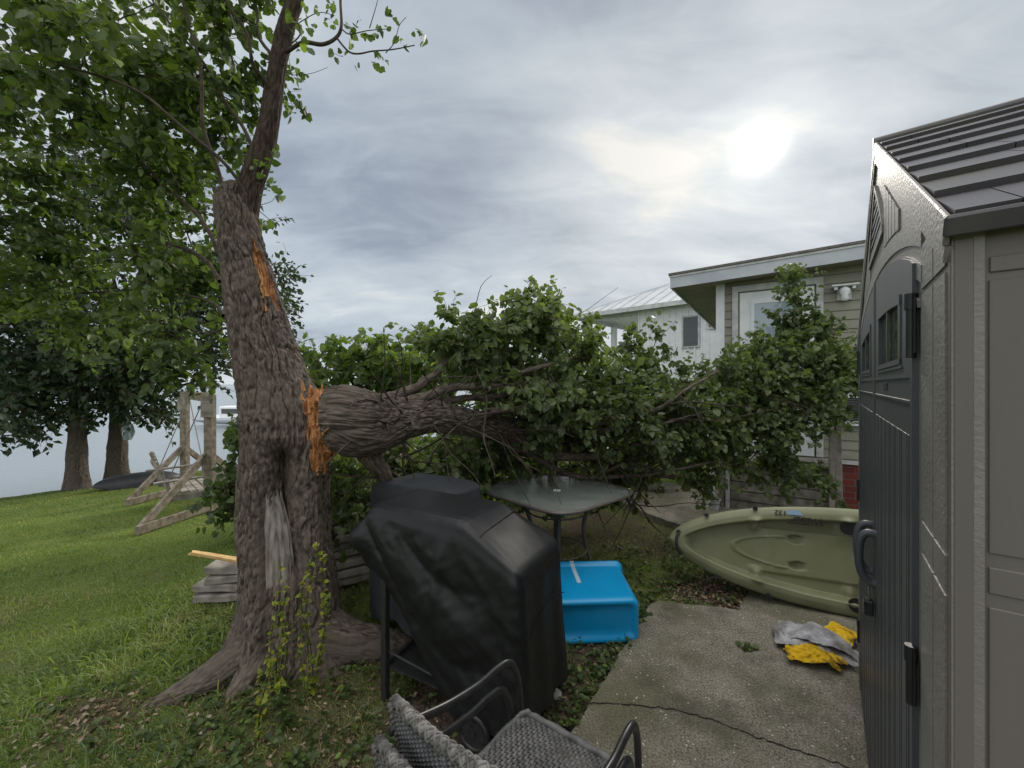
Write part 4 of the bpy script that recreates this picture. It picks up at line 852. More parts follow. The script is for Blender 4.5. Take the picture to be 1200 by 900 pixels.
# ------------------------------------------------------------ white neighbouring house
NE = (.723, -.69); NH = thing('neighbour_house', 'white house with standing seam metal hip roof and open corner porch', 'house', (2.66, 15.0, 0), rz_of(NE))
zw = 4.02
m = MB(); m.box(2.1, 12, .02, 4.4, -.6, zw); k = 2.1
while k < 12: m.box(k, k + .03, -0.02, .02, -.6, zw); k += .2
m.build('wall', MT['white'], NH)
m = MB(); m.box(0, 2.1, .05, 4.4, 1.2, 1.35); m.build('porch_deck', MT['offwhite'], NH)
m = MB(); m.box(-.05, 12, -.05, 4.45, zw + .005, zw + .06); m.box(.0, 2.1, 0, .08, zw - .16, zw + .004); m.box(.0, .08, .08, 4.4, zw - .16, zw + .004); m.build('porch_ceiling', MT['offwhite'], NH)
for x, y in ((.12, .12), (.12, 1.9), (.12, 4.3)):
    m = MB(); m.box(x - .09, x + .09, y - .09, y + .09, -.6, zw - .161); m.build('porch_post', MT['white'], NH)
m = MB()
for z_ in (1.5, 2.2): m.box(.08, .12, .2, 4.2, z_, z_ + .05)
m.build('railing', MT['white'], NH)
e0, e1, f0, f1, zr, za = -.35, 12.3, -.35, 4.75, zw + .07, 5.25
m = MB(); m.add([(e0, f0, zr), (e1, f0, zr), (e1, f1, zr), (e0, f1, zr), (2.2, 2.2, za), (10, 2.2, za)], [[[0, 1, 5, 4]], [[2, 3, 4, 5]], [[3, 0, 4]], [[1, 2, 5]], [[3, 2, 1, 0]]])
m.build('roof', MT['metalroof'], NH)
m = MB(); k = e0 + .2
while k < e1 - .2:
    t = 1.0 if 2.2 <= k <= 10 else ((k - e0) / (2.2 - e0) if k < 2.2 else (e1 - k) / (e1 - 10)); P0 = V(k, f0, zr + .012); P1 = V(k, f0 + (2.2 - f0) * t, zr + (za - zr) * t + .012); m.beam(P0, P1, .03, .035); k += .42
m.beam((e0, f0, zr + .01), (2.2, 2.2, za + .02), .06, .05); m.build('roof_seam', MT['metalroof'], NH)
m = MB(); m.box(e0 - .01, e1, f0 - .03, f0 - .003, zr - .12, zr + .02); m.box(e0 - .03, e0 - .003, f0 - .03, f1, zr - .12, zr + .02); m.build('gutter', MT['offwhite'], NH)
wn = bpy.data.objects.new('louvered_window', None); COL.objects.link(wn); wn.parent = NH
m = MB(); m.box(3.53, 4.06, -.03, .0, 2.70, 3.68); m.build('frame', MT['offwhite'], wn)
m = MB()
for k in range(16): m.box(3.59, 4.0, -.055, -.032, 2.77 + k * .054, 2.80 + k * .054)
m.build('slats', MT['louver'], wn); m = MB(); m.box(3.58, 4.01, -.0335, -.031, 2.75, 3.63); m.build('backing', MT['louver'], wn)
wn = bpy.data.objects.new('window', None); COL.objects.link(wn); wn.parent = NH
m = MB(); m.box(4.25, 6.0, -.03, .0, 3.20, 3.62); m.build('frame', MT['offwhite'], wn); m = MB(); m.box(4.32, 5.9, -.035, -.031, 3.26, 3.56); m.build('pane', MT['darkglass'], wn)

# ------------------------------------------------------------ the grey plastic shed (local x into the shed, y along the gable wall)
SA = (.59, .55); SL = 2.13; SH = thing('storage_shed', 'grey resin storage shed with arched dark double doors and shingled roof', 'shed', (SA[0], SA[1], 0.034), rz_of((.791, -.612)))
OZ = -.034; EZ, PZ, SD = 1.81 + OZ, 2.405 + OZ, 2.0; MID = SL / 2
def rz(y): return EZ + (PZ - EZ) * (1 - abs(y - MID) / MID)
m = MB()
ring = [(0, .0, 0), (0, SL, 0), (0, SL, EZ), (0, MID, PZ), (0, 0, EZ)]
v = [(0, y, z) for _, y, z in ring] + [(.03, y, z) for _, y, z in ring]
m.add(v, [[0, 4, 3, 2, 1], [5, 6, 7, 8, 9], [[0, 1, 6, 5], [1, 2, 7, 6], [2, 3, 8, 7], [3, 4, 9, 8], [4, 0, 5, 9]]])
m.build('gable_wall', MT['shed'], SH)
G = MB()       # raised gable planks and mouldings
def strip(y0, y1, zlo, zhi, t=.004, n=2, x=0.0):
    ys = np.linspace(y0, y1, n); a = [(x - t, y, zlo(y)) for y in ys]; b = [(x - t, y, zhi(y)) for y in ys]; c = [(x + .002, y, zlo(y)) for y in ys]; d = [(x + .002, y, zhi(y)) for y in ys]
    G.grid(np.array([a, b]), flip=True); G.grid(np.array([b, d]), flip=True); G.grid(np.array([c, a]), flip=True)
    G.add([a[0], b[0], d[0], c[0], a[-1], b[-1], d[-1], c[-1]], [[[0, 3, 2, 1], [4, 5, 6, 7]]])
C = lambda k: (lambda y: k + OZ)
def arc(a, b, zc): return lambda y: zc + OZ + b * math.sqrt(max(0, 1 - ((y - 1.07) / a) ** 2))
for a_, b_ in ((1.30, .50), (1.20, .445)): strip(.20, 1.94, arc(a_, b_ - .045, 1.50), arc(a_, b_, 1.50), .004, 30)
strip(.225, 1.915, arc(1.07, .385, 1.50), arc(1.07, .405, 1.50), .005, 30)
for a_, b_ in ((.022, .10), (.108, .205)):
    for s_ in (0, 1):
        p_, q_ = (a_, b_) if not s_ else (SL - b_, SL - a_)
        for lo, hi in ((.02, 1.306), (1.314, 1.362), (1.37, 1.755)): strip(p_, q_, C(lo), C(hi), .0028)
        strip(p_, q_, C(1.765), lambda y: min(1.84 + OZ, rz(y) - .03), .0028)
for k in range(5):
    a_ = .50 + k * .065
    for p_, q_ in ((a_, a_ + .055), (SL - a_ - .055, SL - a_)): strip(p_, q_, lambda y: arc(1.30, .50, 1.50)(y) + .008, lambda y: rz((y if y < MID else SL - y)) - .085 + 0 * y, .0035)
G.build('wall_moulding', MT['shed'], SH)
vt = bpy.data.objects.new('vent', None); COL.objects.link(vt); vt.parent = SH
G = MB(); tri = lambda y: 2.06 + OZ + .21 * (1 - abs(y - 1.07) / .25) ** .8 if abs(y - 1.07) < .25 else 2.06 + OZ
strip(.82, 1.32, C(2.045), C(2.062), .008, 3); strip(.82, 1.32, lambda y: max(tri(y) - .012, 2.062 + OZ), lambda y: tri(y) + .008, .008, 31); G.build('frame', MT['shed'], vt)
G = MB()
for k in range(6):
    z_ = 2.075 + k * .028; w_ = .23 * (1 - (z_ - 2.06) / .21)
    if w_ > .02: strip(1.07 - w_, 1.07 + w_, C(z_), C(z_ + .012), .005)
G.build('louvers', MT['black'], vt)
# doors
def door(y0, y1, hinge):
    d = bpy.data.objects.new('door', None); COL.objects.link(d); d.parent = SH
    global G
    top = lambda y: 1.50 + OZ + .44 * math.sqrt(max(0, 1 - ((y - 1.07) / 1.20) ** 2)) - .0
    w0, w1 = (y0 + .20, y1 - .17) if hinge == 0 else (y0 + .17, y1 - .20); wt = lambda y: 1.745 + OZ + .055 * math.sqrt(max(0, 1 - ((y - 1.07) / .75) ** 2)); X = -.006
    G = MB(); strip(y0, y1, C(.07), C(1.535), .006, 2, 0); strip(y0, w0, C(1.535), top, .006, 10, 0); strip(w1, y1, C(1.535), top, .006, 10, 0); strip(w0, w1, C(1.535), C(1.652), .006, 2, 0); strip(w0, w1, wt, top, .006, 14, 0)
    G.build('door_panel', MT['shed_door'], d)
    G = MB(); k = y0 + .06
    while k < y1 - .06: strip(k, k + .012, C(.12), C(1.50), .0018, 2, X); strip(k + .03, k + .085, C(.12), C(1.50), .0012, 2, X); k += .105
    strip(y0 + .03, y1 - .03, C(1.562), C(1.568), .003, 2, X); strip(y0 + .03, y1 - .03, C(1.612), C(1.619), .003, 2, X); strip(w0 - .05, w1 + .05, C(1.634), C(1.640), .003, 2, X)
    strip(y0 + .002, y0 + .03, C(.08), top, .003, 8, X); strip(y1 - .03, y1 - .002, C(.08), top, .003, 8, X)
    G.build('panel_trim', MT['shed_door'], d)
    wn = bpy.data.objects.new('window', None); COL.objects.link(wn); wn.parent = SH
    G = MB(); strip(w0 - .03, w0, C(1.64), lambda y: wt(y) + .012, .003, 2, X); strip(w1, w1 + .03, C(1.64), lambda y: wt(y) + .012, .003, 2, X); strip(w0 - .03, w1 + .03, wt, lambda y: wt(y) + .022, .004, 14, X); strip(w0 - .03, w1 + .03, C(1.643), C(1.656), .004, 2, X)
    mid = (w0 + w1) / 2; strip(mid - .008, mid + .008, C(1.656), wt, .003, 2, X)
    G.build('frame', MT['shed_door'], wn)
    G = MB(); strip(w0, w1, C(1.652), wt, .0005, 14, -.001); G.build('pane', MT['darkglass'], wn)
    hy = y0 + .0 if hinge == 0 else y1
    for za_, zb_ in ((1.648, 1.765), (1.012, 1.118), (.30, .41)):
        q = MB(); q.cyl((-.0105, hy, za_ + OZ), (-.0105, hy, zb_ + OZ), .0075, 14); q.cyl((-.0105, hy, zb_ + OZ - .028), (-.0105, hy, zb_ + OZ + .001), .0095, 14); q.box(-.009, -.0065, hy - .018, hy + .018, za_ + OZ + .008, zb_ + OZ - .008); q.build('hinge', MT['black'], SH, smooth=False)
    hy = (y1 - .055) if hinge == 0 else (y0 + .055)
    q = MB(); c = smooth_path([(-.004, hy, 1.100 + OZ), (-.030, hy, 1.100 + OZ), (-.046, hy, 1.075 + OZ), (-.050, hy, 1.02 + OZ), (-.044, hy, .97 + OZ), (-.026, hy, .940 + OZ), (-.004, hy, .932 + OZ)], 7)
    q.tube(c, .0125, 14); q.build('handle', MT['shed_door'], d, smooth=True)
    return d
dn = door(.25, 1.073, 0); df = door(1.079, 1.90, 1)
Mt = np.eye(4); Mt[:3, 0] = (0, -1, 0); Mt[:3, 1] = (0, 0, 1); Mt[:3, 2] = (-1, 0, 0); Mt[:3, 3] = (-.0065, .79, 1.585 + OZ)
text_part('lettering', 'SUNCAST', .026, MT['shed_door'], SH, Mt, ext=.0012)
PL = thing('padlock', 'black combination padlock hanging below the shed door handle', 'padlock', (0, 0, 0)); Ms = frame(SA, (.791, -.612), 0)
PL.location = tuple(Ms[:3, :3] @ V(-.024, 1.03, 0) + Ms[:3, 3] + V(0, 0, .845)); PL.rotation_euler = (0, 0, rz_of((.791, -.612)))
m = MB(); m.box(-.012, .012, -.018, .018, -.02, .03, bev=.004); m.build('body', MT['black'], PL)
m = MB(); m.tube(smooth_path([(0, -.012, .03), (0, -.012, .055), (0, 0, .068), (0, .012, .055), (0, .012, .03)], 5), .0032, 8); m.build('shackle', MT['bronze'], PL, smooth=True)
for k in range(4): m = MB(); m.cyl((-.0135, 0, -.012 + k * .0105), (.0135, 0, -.012 + k * .0105), .0)if False else m.box(-.0145, -.0118, -.010, .010, -.015 + k * .0105, -.008 + k * .0105, bev=.001); m.build('dial', MT['bronze'], PL)
# side wall with corner post and recessed panels
m = MB(); m.box(.001, SD, .006, .03, 0, EZ - .01); k = .027
m.build('side_wall', MT['shed_grain'], SH)
G = MB(); G.box(-.001, .0235, -.001, .02, .0, EZ - .014, bev=.004); G.box(.0245, .0275, .002, .02, .0, EZ - .014); G.box(.0275, .0310, .0035, .02, 0, EZ - .014)
k = .031
while k < SD - .1:
    w_ = .40; G.box(k + .004, k + w_ - .004, .0030, .008, 1.745 + OZ, 1.765 + OZ, bev=.001)
    for lo, hi in ((.03, 1.310), (1.318, 1.362), (1.370, 1.735)): G.box(k + .003, k + w_ - .003, .0035, .008, lo + OZ + .01, hi + OZ, bev=.0012)
    k += w_ + .004; G.box(k - .008, k + .030, .001, .008, 0, EZ - .014, bev=.0012); k += .034
G.build('corner_post', MT['shed_grain'], SH)
m = MB(); m.box(.001, SD, SL - .03, SL, 0, EZ - .01); m.build('far_wall', MT['shed'], SH)
m = MB(); m.box(SD - .03, SD, .03, SL - .03, 0, EZ); m.build('back_wall', MT['shed'], SH)
# roof
R_ = bpy.data.objects.new('roof', None); COL.objects.link(R_); R_.parent = SH
OV = .005; sy = MID + .014; slope = (PZ - EZ) / MID; Ls = sy * math.hypot(1, slope)
def roofM(side):
    M = np.eye(4); up = unit(V(0, 1 if side == 0 else -1, slope)); M[:3, 0] = (1, 0, 0); M[:3, 1] = up; M[:3, 2] = unit(np.cross((1, 0, 0), up)) * (1 if side == 0 else -1)
    M[:3, 3] = (0, -.014, EZ - .014 * slope + .004) if side == 0 else (0, SL + .014, EZ - .014 * slope + .004); return M
for side in (0, 1):
    M = roofM(side); m = MB(); m.box(-OV, SD + .02, 0, Ls, -.002, .010, M); m.build('deck', MT['shed_roof'], R_)
    m = MB(); nr = 8; h_ = Ls / nr; r = np.random.default_rng(3 + side)
    for i in range(nr):
        x = -OV + .004 + (0 if i % 2 else -.0); first = True
        while x < SD:
            w_ = (.12 + .14 * r.random()) if not first else (.05 + .10 * r.random()); first = False; x2 = min(x + w_, SD + .01); yo = i * h_ + (.006 if r.random() < .4 else 0)
            y1 = (i + 1) * h_ + .004
            if i == 0: yo = .004
            t0, t1 = .0215, .0105
            v = [(x + .001, yo, .009), (x2 - .001, yo, .009), (x2 - .001, yo, t0), (x + .001, yo, t0), (x + .001, min(y1, Ls), t1), (x2 - .001, min(y1, Ls), t1)]
            v = np.array([(a, b, c) for a, b, c in v]); v = np.r_[v, [(x + .001, min(y1, Ls), .009), (x2 - .001, min(y1, Ls), .009)]]; v = v @ M[:3, :3].T + M[:3, 3]
            m.add(v, [[[0, 1, 2, 3], [3, 2, 5, 4]], [[0, 3, 4, 6], [1, 7, 5, 2]]]); x = x2
    m.build('shingles', MT['shed_roof'], R_)
    m = MB(); m.box(-OV - .004, -OV + .003, -.001, Ls + .004, -.024, .016, M, bev=.002); m.box(-OV - .002, .001, -.001, Ls, -.046, -.024, M); m.build('rake_trim', MT['shed'], R_)
    m = MB(); m.box(-OV - .006, SD + .02, -.010, -.001, -.010, .018, M, bev=.003); m.build('eave_trim', MT['shed_roof'], R_)
m = MB(); m.tube([(-OV - .006, MID, PZ + .016), (SD + .02, MID, PZ + .016)], .016, 12); m.build('ridge_cap', MT['shed_roof'], R_)

# ------------------------------------------------------------ olive sit-on kayak on its edge against the shed
KX = unit(V(1.07, -.43, 0)); lean = math.radians(13); KW = unit(V(-.43 * 0 + KX[1], -KX[0], 0)); KV = unit(V(0, 0, 1) * math.cos(lean) - KW * math.sin(lean)); KN = unit(np.cross(KX, KV))
KY = thing('kayak', 'olive green sit-on-top kayak standing on its side behind the shed', 'kayak', (2.4, 2.68, .034))
KL = 2.9; hwid = .355; kc = V(1.215, 3.175, 0.034) + KV * hwid
def kw(s): return hwid * np.clip(1 - np.abs((s - 1.5) / 1.5) ** 2.6, 0, 1) ** .62
m = MB(); S = 1.5 - 1.5 * np.cos(np.linspace(0, np.pi, 200)); T = np.linspace(-1, 1, 90); SS, TT = np.meshgrid(S, T, indexing='ij'); Wd = kw(SS); vv = TT * Wd
edge = (Wd - np.abs(vv)); sn = SS
def recess(lo, hi, e0, dep): return dep * sstep(lo, lo + .10, sn) * sstep(hi, hi - .06, sn) * sstep(e0, e0 + .024, edge)
hgt = .028 * np.sqrt(np.clip(edge / .05, 0, 1)) + .01 * np.cos(TT * 1.5)
hgt = hgt - recess(.10, 1.33, .085, .105) - recess(1.42, 2.25, .09, .13) - recess(2.35, 2.8, .08, .07)
tongue = sstep(.03, .0, np.abs(np.hypot((sn - .98) / .52, vv / .115) - 1)) * (sn < .98); hgt = hgt + .018 * tongue * (edge > .13)
hgt = hgt + .020 * sstep(.17, .145, np.abs(vv)) * sstep(.62, .66, sn) * sstep(1.33, 1.29, sn) * (edge > .12) - .012 * sstep(.008, .0, np.abs(sn - .66)) * (edge > .1)
hgt = hgt + .05 * sstep(.045, .0, np.abs(sn - .60)) * sstep(.05, .10, edge) * sstep(.18, .13, edge) + .045 * sstep(.04, .0, np.abs(sn - 1.16)) * sstep(.05, .10, edge) * sstep(.22, .13, edge)
hgt = hgt - .035 * ((np.hypot((sn - .86) / .045, (vv - .10) / .03) < 1) | (np.hypot((sn - .86) / .045, (vv + .085) / .03) < 1))
curveup = .10 * ((1.4 - sn) / 1.4).clip(0, 1) ** 2
P = kc + SS[..., None] * KX + vv[..., None] * KV + (hgt)[..., None] * KN * 1.0
P = P - 0 * curveup[..., None]
m.grid(P)
back = -.26 * np.sqrt(np.clip(1 - TT ** 2, 0, 1)) * np.clip(Wd / hwid, 0, 1) ** .8; P2 = kc + SS[..., None] * KX + vv[..., None] * KV + back[..., None] * KN; m.grid(P2, flip=True)
finish(m, 'hull', MT['kayak'], KY, smooth=True)
def kp(s, v, n=.04): return kc + KX * s + KV * v + KN * n
def kpart(mb, name, mt_): return finish(mb, name, mt_, KY, smooth=False)
m = MB(); m.tube(smooth_path([kp(.075, .05, .045), kp(.06, .03, .06), kp(.055, -.02, .066), kp(.065, -.07, .06), kp(.085, -.09, .045)], 5), .010, 10); kpart(m, 'grab_handle', MT['black'])
for s, v in ((.07, .058), (.085, -.098), (.27, .205), (.33, -.225), (.60, .29), (.66, -.30)):
    m = MB(); c = kp(s, v, .03); m.cyl(c, c + KN * .012, .017, 10); kpart(m, 'pad_eye', MT['black'])
for s, v, r0 in ((1.16, .22, .045), (1.17, -.27, .045)):
    m = MB(); c = kp(s, v, .02); m.cyl(c, c + KN * .02, r0, 20); kpart(m, 'scupper_cap', MT['black'])
for s, v in ((.86, .10), (.86, -.085)): m = MB(); c = kp(s, v, -.118); m.cyl(c - KN * .02, c + KN * .012, .034, 20); kpart(m, 'scupper_hole', MT['black'])
m = MB(); c0 = [kp(1.12, -.02, .043), kp(1.18, -.02, .043), kp(1.18, -.14, .043), kp(1.12, -.14, .043)]; m.add(np.array([c - KN * .104 for c in c0] + [c - KN * .106 for c in c0]), [[[0, 3, 2, 1], [4, 5, 6, 7], [0, 1, 5, 4], [1, 2, 6, 5], [2, 3, 7, 6], [3, 0, 4, 7]]]); kpart(m, 'sticker', MT['sticker'])
def on_deck(s, v, n=.0405):
    M = np.eye(4); M[:3, 0] = -KX; M[:3, 1] = -KV; M[:3, 2] = KN; M[:3, 3] = kp(s, v, n) - rel(KY); return M
kb = .0395
text_part('lettering', 'Weber', .066, MT['ink'], KY, on_deck(1.02, .262, kb), .25, .0012, .0008)
text_part('lettering', '132', .050, MT['ink'], KY, on_deck(.80, .295, kb), .1, .0012, .0006)
m = MB(); c0 = [kp(a, b, kb) for a, b in ((.80, .30), (.87, .31), (.90, .275), (.80, .272))]; m.add(c0, [[0, 3, 2, 1]]); kpart(m, 'pale_patch', MT['bluesticker'])
m = MB(); m.beam(kp(.80, .215, .036), kp(.93, .217, .036), .008, .006, KN); kpart(m, 'molded_mark', MT['ink'])

# ------------------------------------------------------------ cloths on the concrete
def cloth(name, label, c, rx, ry, h, seed, mt_, ang=0, folds=7):
    s_ = np.linspace(0, 1, 320); t = np.linspace(-1, 1, 60); S, T_ = np.meshgrid(s_, t, indexing='ij'); ph = S * folds * np.pi
    wid = 1 + .35 * (fbm(S * 4, T_ * .8, 0, seed, 2) - .5) * 2
    y = ry * (.62 * np.cos(ph) * (.6 + .8 * vn(np.floor(S * folds + .5) * 3.7, 0, 0, seed)) + .55 * (S - .5)); z = .006 + h * np.sin(S * np.pi) ** .7 * (1 - .55 * np.abs(T_) ** 2.5) * (.55 + .45 * vn(S * 5, T_ * 2, 0, seed + 1)) + .013 * np.abs(np.sin(ph)) + .010 * S
    x = rx * T_ * wid + .03 * (vn(S * folds * .5, T_, 3, seed) - .5)
    n1 = fbm(x * 16, y * 16, S * 3, seed + 2, 3) - .5; n2 = 1 - np.abs(fbm(x * 24 + y * 12, y * 40, S * 4, seed + 3, 3) - .5) * 5
    z = z + n1 * .035 + .007 * n2; y = y + (fbm(x * 12, S * 9, 0, seed + 4, 3) - .5) * .07; x = x + (fbm(y * 14, S * 7, 2, seed + 5, 3) - .5) * .05
    ca, sa = math.cos(ang), math.sin(ang); P = np.stack([x * ca - y * sa, x * sa + y * ca, np.maximum(z, .004 + .002 * S)], -1); m = MB(); m.grid(P); o = m.build(name, mt_, smooth=True); o.location = c; return tag(o, label, 'cloth')
cloth('towel', 'crumpled grey towel on the concrete beside the kayak', (1.80, 2.44, .034), .19, .14, .085, 3, MT['greycloth'], -.55)
cloth('yellow_cloth', 'crumpled yellow cloth lying in front of the grey towel', (1.70, 2.31, .034), .13, .08, .045, 9, MT['yellowcloth'], -.35, 6)
cloth('yellow_cloth', 'yellow cloth end showing between the grey towel and the shed', (1.98, 2.49, .034), .09, .09, .08, 14, MT['yellowcloth'], .4, 5)

# ------------------------------------------------------------ covered grills
def grill_cover(name, label, o, ex, LU, LV, topf, hemf, foldA, mt_, seed, N=(70, 40), rows=60, seams=None):
    ey = V(-ex[1], ex[0]) if False else V(ex[1], -ex[0]); ey = -ey if ey[1] < 0 else ey
    cr = .035
    def perim(n):
        pts = []
        segs = [((cr, 0), (LU - cr, 0)), ((LU, cr), (LU, LV - cr)), ((LU - cr, LV), (cr, LV)), ((0, LV - cr), (0, cr))]; cen = [(LU - cr, cr), (LU - cr, LV - cr), (cr, LV - cr), (cr, cr)]
        for k, (a, b) in enumerate(segs):
            q = n[k % 2]
            for t in np.arange(q) / q: pts.append((a[0] + (b[0] - a[0]) * t, a[1] + (b[1] - a[1]) * t))
            a0 = -math.pi / 2 + k * math.pi / 2
            for t in np.arange(6) / 6: pts.append((cen[k][0] + cr * math.cos(a0 + t * math.pi / 2), cen[k][1] + cr * math.sin(a0 + t * math.pi / 2)))
        return np.array(pts)
    P = perim((120, 70)); n = len(P); C0 = np.array([LU / 2, LV / 2]); th = np.arctan2(*(P - C0).T[::-1]); nr_ = unit(np.gradient(P, axis=0)); nr_ = np.c_[nr_[:, 1], -nr_[:, 0]]
    ztop = np.array([topf(u, v) for u, v in P]); zh = np.array([hemf(u, v) for u, v in P]); rowsP = []
    for k in range(rows + 1):
        t = k / rows; z = ztop + (zh - ztop) * t; off = foldA(P[:, 0], P[:, 1], z, t) + .012 * sstep(0, .08, t) + .008 * (fbm(P[:, 0] * 9, P[:, 1] * 9, z * 6, seed, 3) - .5)
        q = P + nr_ * off[:, None]; rowsP.append(np.c_[q, z])
    top = []
    for k in range(1, 40):
        f = 1 - (k / 40); q = C0 + (P - C0) * f; zz_ = np.array([topf(u, v) for u, v in q]) + .010 * (fbm(q[:, 0] * 5, q[:, 1] * 5, 0, seed, 3) - .5) + .004; top.append(np.c_[q, zz_])
    allr = top[::-1] + rowsP; A = np.array(allr); A = np.concatenate([A, A[:, :1]], 1)
    Wp = np.stack([o[0] + ex[0] * A[..., 0] + ey[0] * A[..., 1], o[1] + ex[1] * A[..., 0] + ey[1] * A[..., 1], A[..., 2]], -1)
    m = MB(); m.grid(Wp); c = len(Wp[0]); m.add([Wp[0, :-1].mean(0)], []); 
    cen = m.n - 1; j = np.arange(c - 1); m.f.setdefault(3, []).append(np.stack([np.full(c - 1, cen), j, j + 1], -1)[:, ::-1]); m.m.setdefault(3, []).append(np.zeros(c - 1))
    ob = m.build(name, mt_, smooth=True, loc=(o[0], o[1], 0)); tag(ob, label, 'grill cover')
    if seams:
        for sm in seams:
            q = np.array([sm(t) for t in np.linspace(0, 1, 30)]); q = np.stack([o[0] + ex[0] * q[:, 0] + ey[0] * q[:, 1], o[1] + ex[1] * q[:, 0] + ey[1] * q[:, 1], q[:, 2]], -1)
            m = MB(); m.tube(q, .0022, 5); s_ = m.build('seam', mt_, ob, loc=(o[0], o[1], 0)); s_.location = (0, 0, 0)
    return ob
EX = V(-.878, .475); EY = V(.475, .878); GO = V(.030, 1.685)
def top1(u, v):
    a = np.interp(u, [0, .02, .28, .32, .83, .86, .89, .96], [.79, .812, .975, .982, .985, .978, .945, .85]); b = np.interp(v, [-.05, 0, .03, .07, .36, .42, .50], [-.06, -.020, -.004, 0, 0, -.025, -.09]); b *= sstep(.02, .3, u) * .9 + .1; return float(a + b)
def hem1(u, v):
    if v < .08: return float(np.interp(u, [0, .10, .22, .32, .45, .60, .75, .84, .96], [.17, .12, .07, .09, .24, .40, .56, .64, .66]))
    if u > .88: return float(np.interp(v, [.08, .5], [.66, .42]))
    if u < .1: return float(np.interp(v, [.08, .45], [.16, .14]))
    return float(np.interp(u, [0, .9], [.14, .40]))
def fold1(u, v, z, t):
    fr = sstep(.10, .02, v); tt = 1 - z
    swag = (np.abs(np.sin((z - 1.5 * (u - .34) ** 2 - .25 * u) * 9.5 + .6)) ** .8 - .6) * .024 * sstep(.05, .35, t) * sstep(.05, .20, u) * sstep(1.0, .5, t)
    swag += .018 * np.exp(-((u - .36 - .14 * t) / .028) ** 2) * sstep(0, .2, t) * sstep(.6, .3, t)
    swag += .03 * np.sin(np.pi * np.clip(t, 0, 1)) * sstep(.1, .5, u) + .016 * np.exp(-((u - .02 - .07 * t) / .02) ** 2) * t
    rn = lambda a, b, sd: (1 - np.abs(fbm(a, b, 0, sd, 3) - .5) * 4)
    swag += .008 * (rn(u * 3.2 + z * 1.5, z * 7 - u * 5, 61) - .5) * sstep(.02, .2, t) + .004 * (rn(u * 7 - z * 2, z * 12 + u * 6, 67) - .5) * sstep(.0, .15, t)
    side = sstep(.10, .0, u) * (.012 * np.sin(v * 34 + 2 * z) * t + .03 * t ** 1.5)
    left = sstep(.80, .95, u) * (.035 * np.exp(-((z - .82) / .06) ** 2) + .02 * np.sin(v * 26) * t)
    bk_ = sstep(.38, .45, v) * .02 * np.sin(u * 22) * t
    return fr * swag + side + left + bk_ - .03 * t * fr * sstep(.3, .7, u)
grill_cover('grill_cover', 'black fabric cover draped over the nearer grill beside the blue tote', GO, EX, .93, .45, top1, hem1, fold1, MT['cover'], 4,
    seams=[lambda t: (-.012 - .03 * (.3 + .2 * t), .01 + .43 * t, .50 + .10 * math.sin(t * 2.6)), lambda t: (.205 + .02 * t, .02 + .41 * t, top1(.205 + .02 * t, .02 + .41 * t) + .005)])
GR = thing('grill', 'black metal grill stand with legs and wheel below the nearer black cover', 'grill', (GO[0], GO[1], 0))
def gp(u, v, z): q = GO + EX * u + EY * v; return V(q[0], q[1], z)
def grel(mb, name, mt_=MT['blackmetal'], par=GR, **k): return finish(mb, name, mt_, par, **k)
for u, v, z0 in ((.785, .03, 0), (.785, .38, 0), (.12, .04, .08), (.12, .38, .08)):
    m = MB(); m.beam(gp(u, v, z0), gp(u, v, .78), .034, .034, EX, .003); grel(m, 'leg')
m = MB(); m.tube([gp(.785, .04, .24), gp(.12, .04, .18)], .006, 8); grel(m, 'rod'); m = MB(); m.beam(gp(.785, .04, .17), gp(.785, .38, .20), .02, .02, (0, 0, 1)); m.beam(gp(.785, .38, .19), gp(.12, .38, .19), .02, .02); grel(m, 'cross_bar')
m = MB(); m.box(.10, .80, .05, .37, .60, .74, np.array([[EX[0], EY[0], 0, GO[0]], [EX[1], EY[1], 0, GO[1]], [0, 0, 1, 0], [0, 0, 0, 1.]]), .01); grel(m, 'firebox'); m = MB(); m.box(.12, .80, .04, .40, .155, .165, np.array([[EX[0], EY[0], 0, GO[0]], [EX[1], EY[1], 0, GO[1]], [0, 0, 1, 0], [0, 0, 0, 1.]])); grel(m, 'shelf')
for v in (-.01, .42):
    w_ = bpy.data.objects.new('wheel', None); COL.objects.link(w_); w_.parent = GR
    c = gp(.22, v, .085); th = np.linspace(0, 2 * np.pi, 28, endpoint=False); e3 = V(EX[0], EX[1], 0)
    m = MB(); m.tube(c + .072 * (np.cos(th)[:, None] * e3 + np.sin(th)[:, None] * V(0, 0, 1)), .014, 10, close=True); o_ = m.build('tyre', MT['black'], w_, smooth=True, loc=rel(GR)); o_.location = (0, 0, 0)
    m = MB(); y3 = V(EY[0], EY[1], 0); m.cyl(c - y3 * .006, c + y3 * .006, .062, 24); m.cyl(c - y3 * .012, c + y3 * .012, .016, 12); o_ = m.build('hub', MT['blackmetal'], w_, loc=rel(GR)); o_.location = (0, 0, 0)
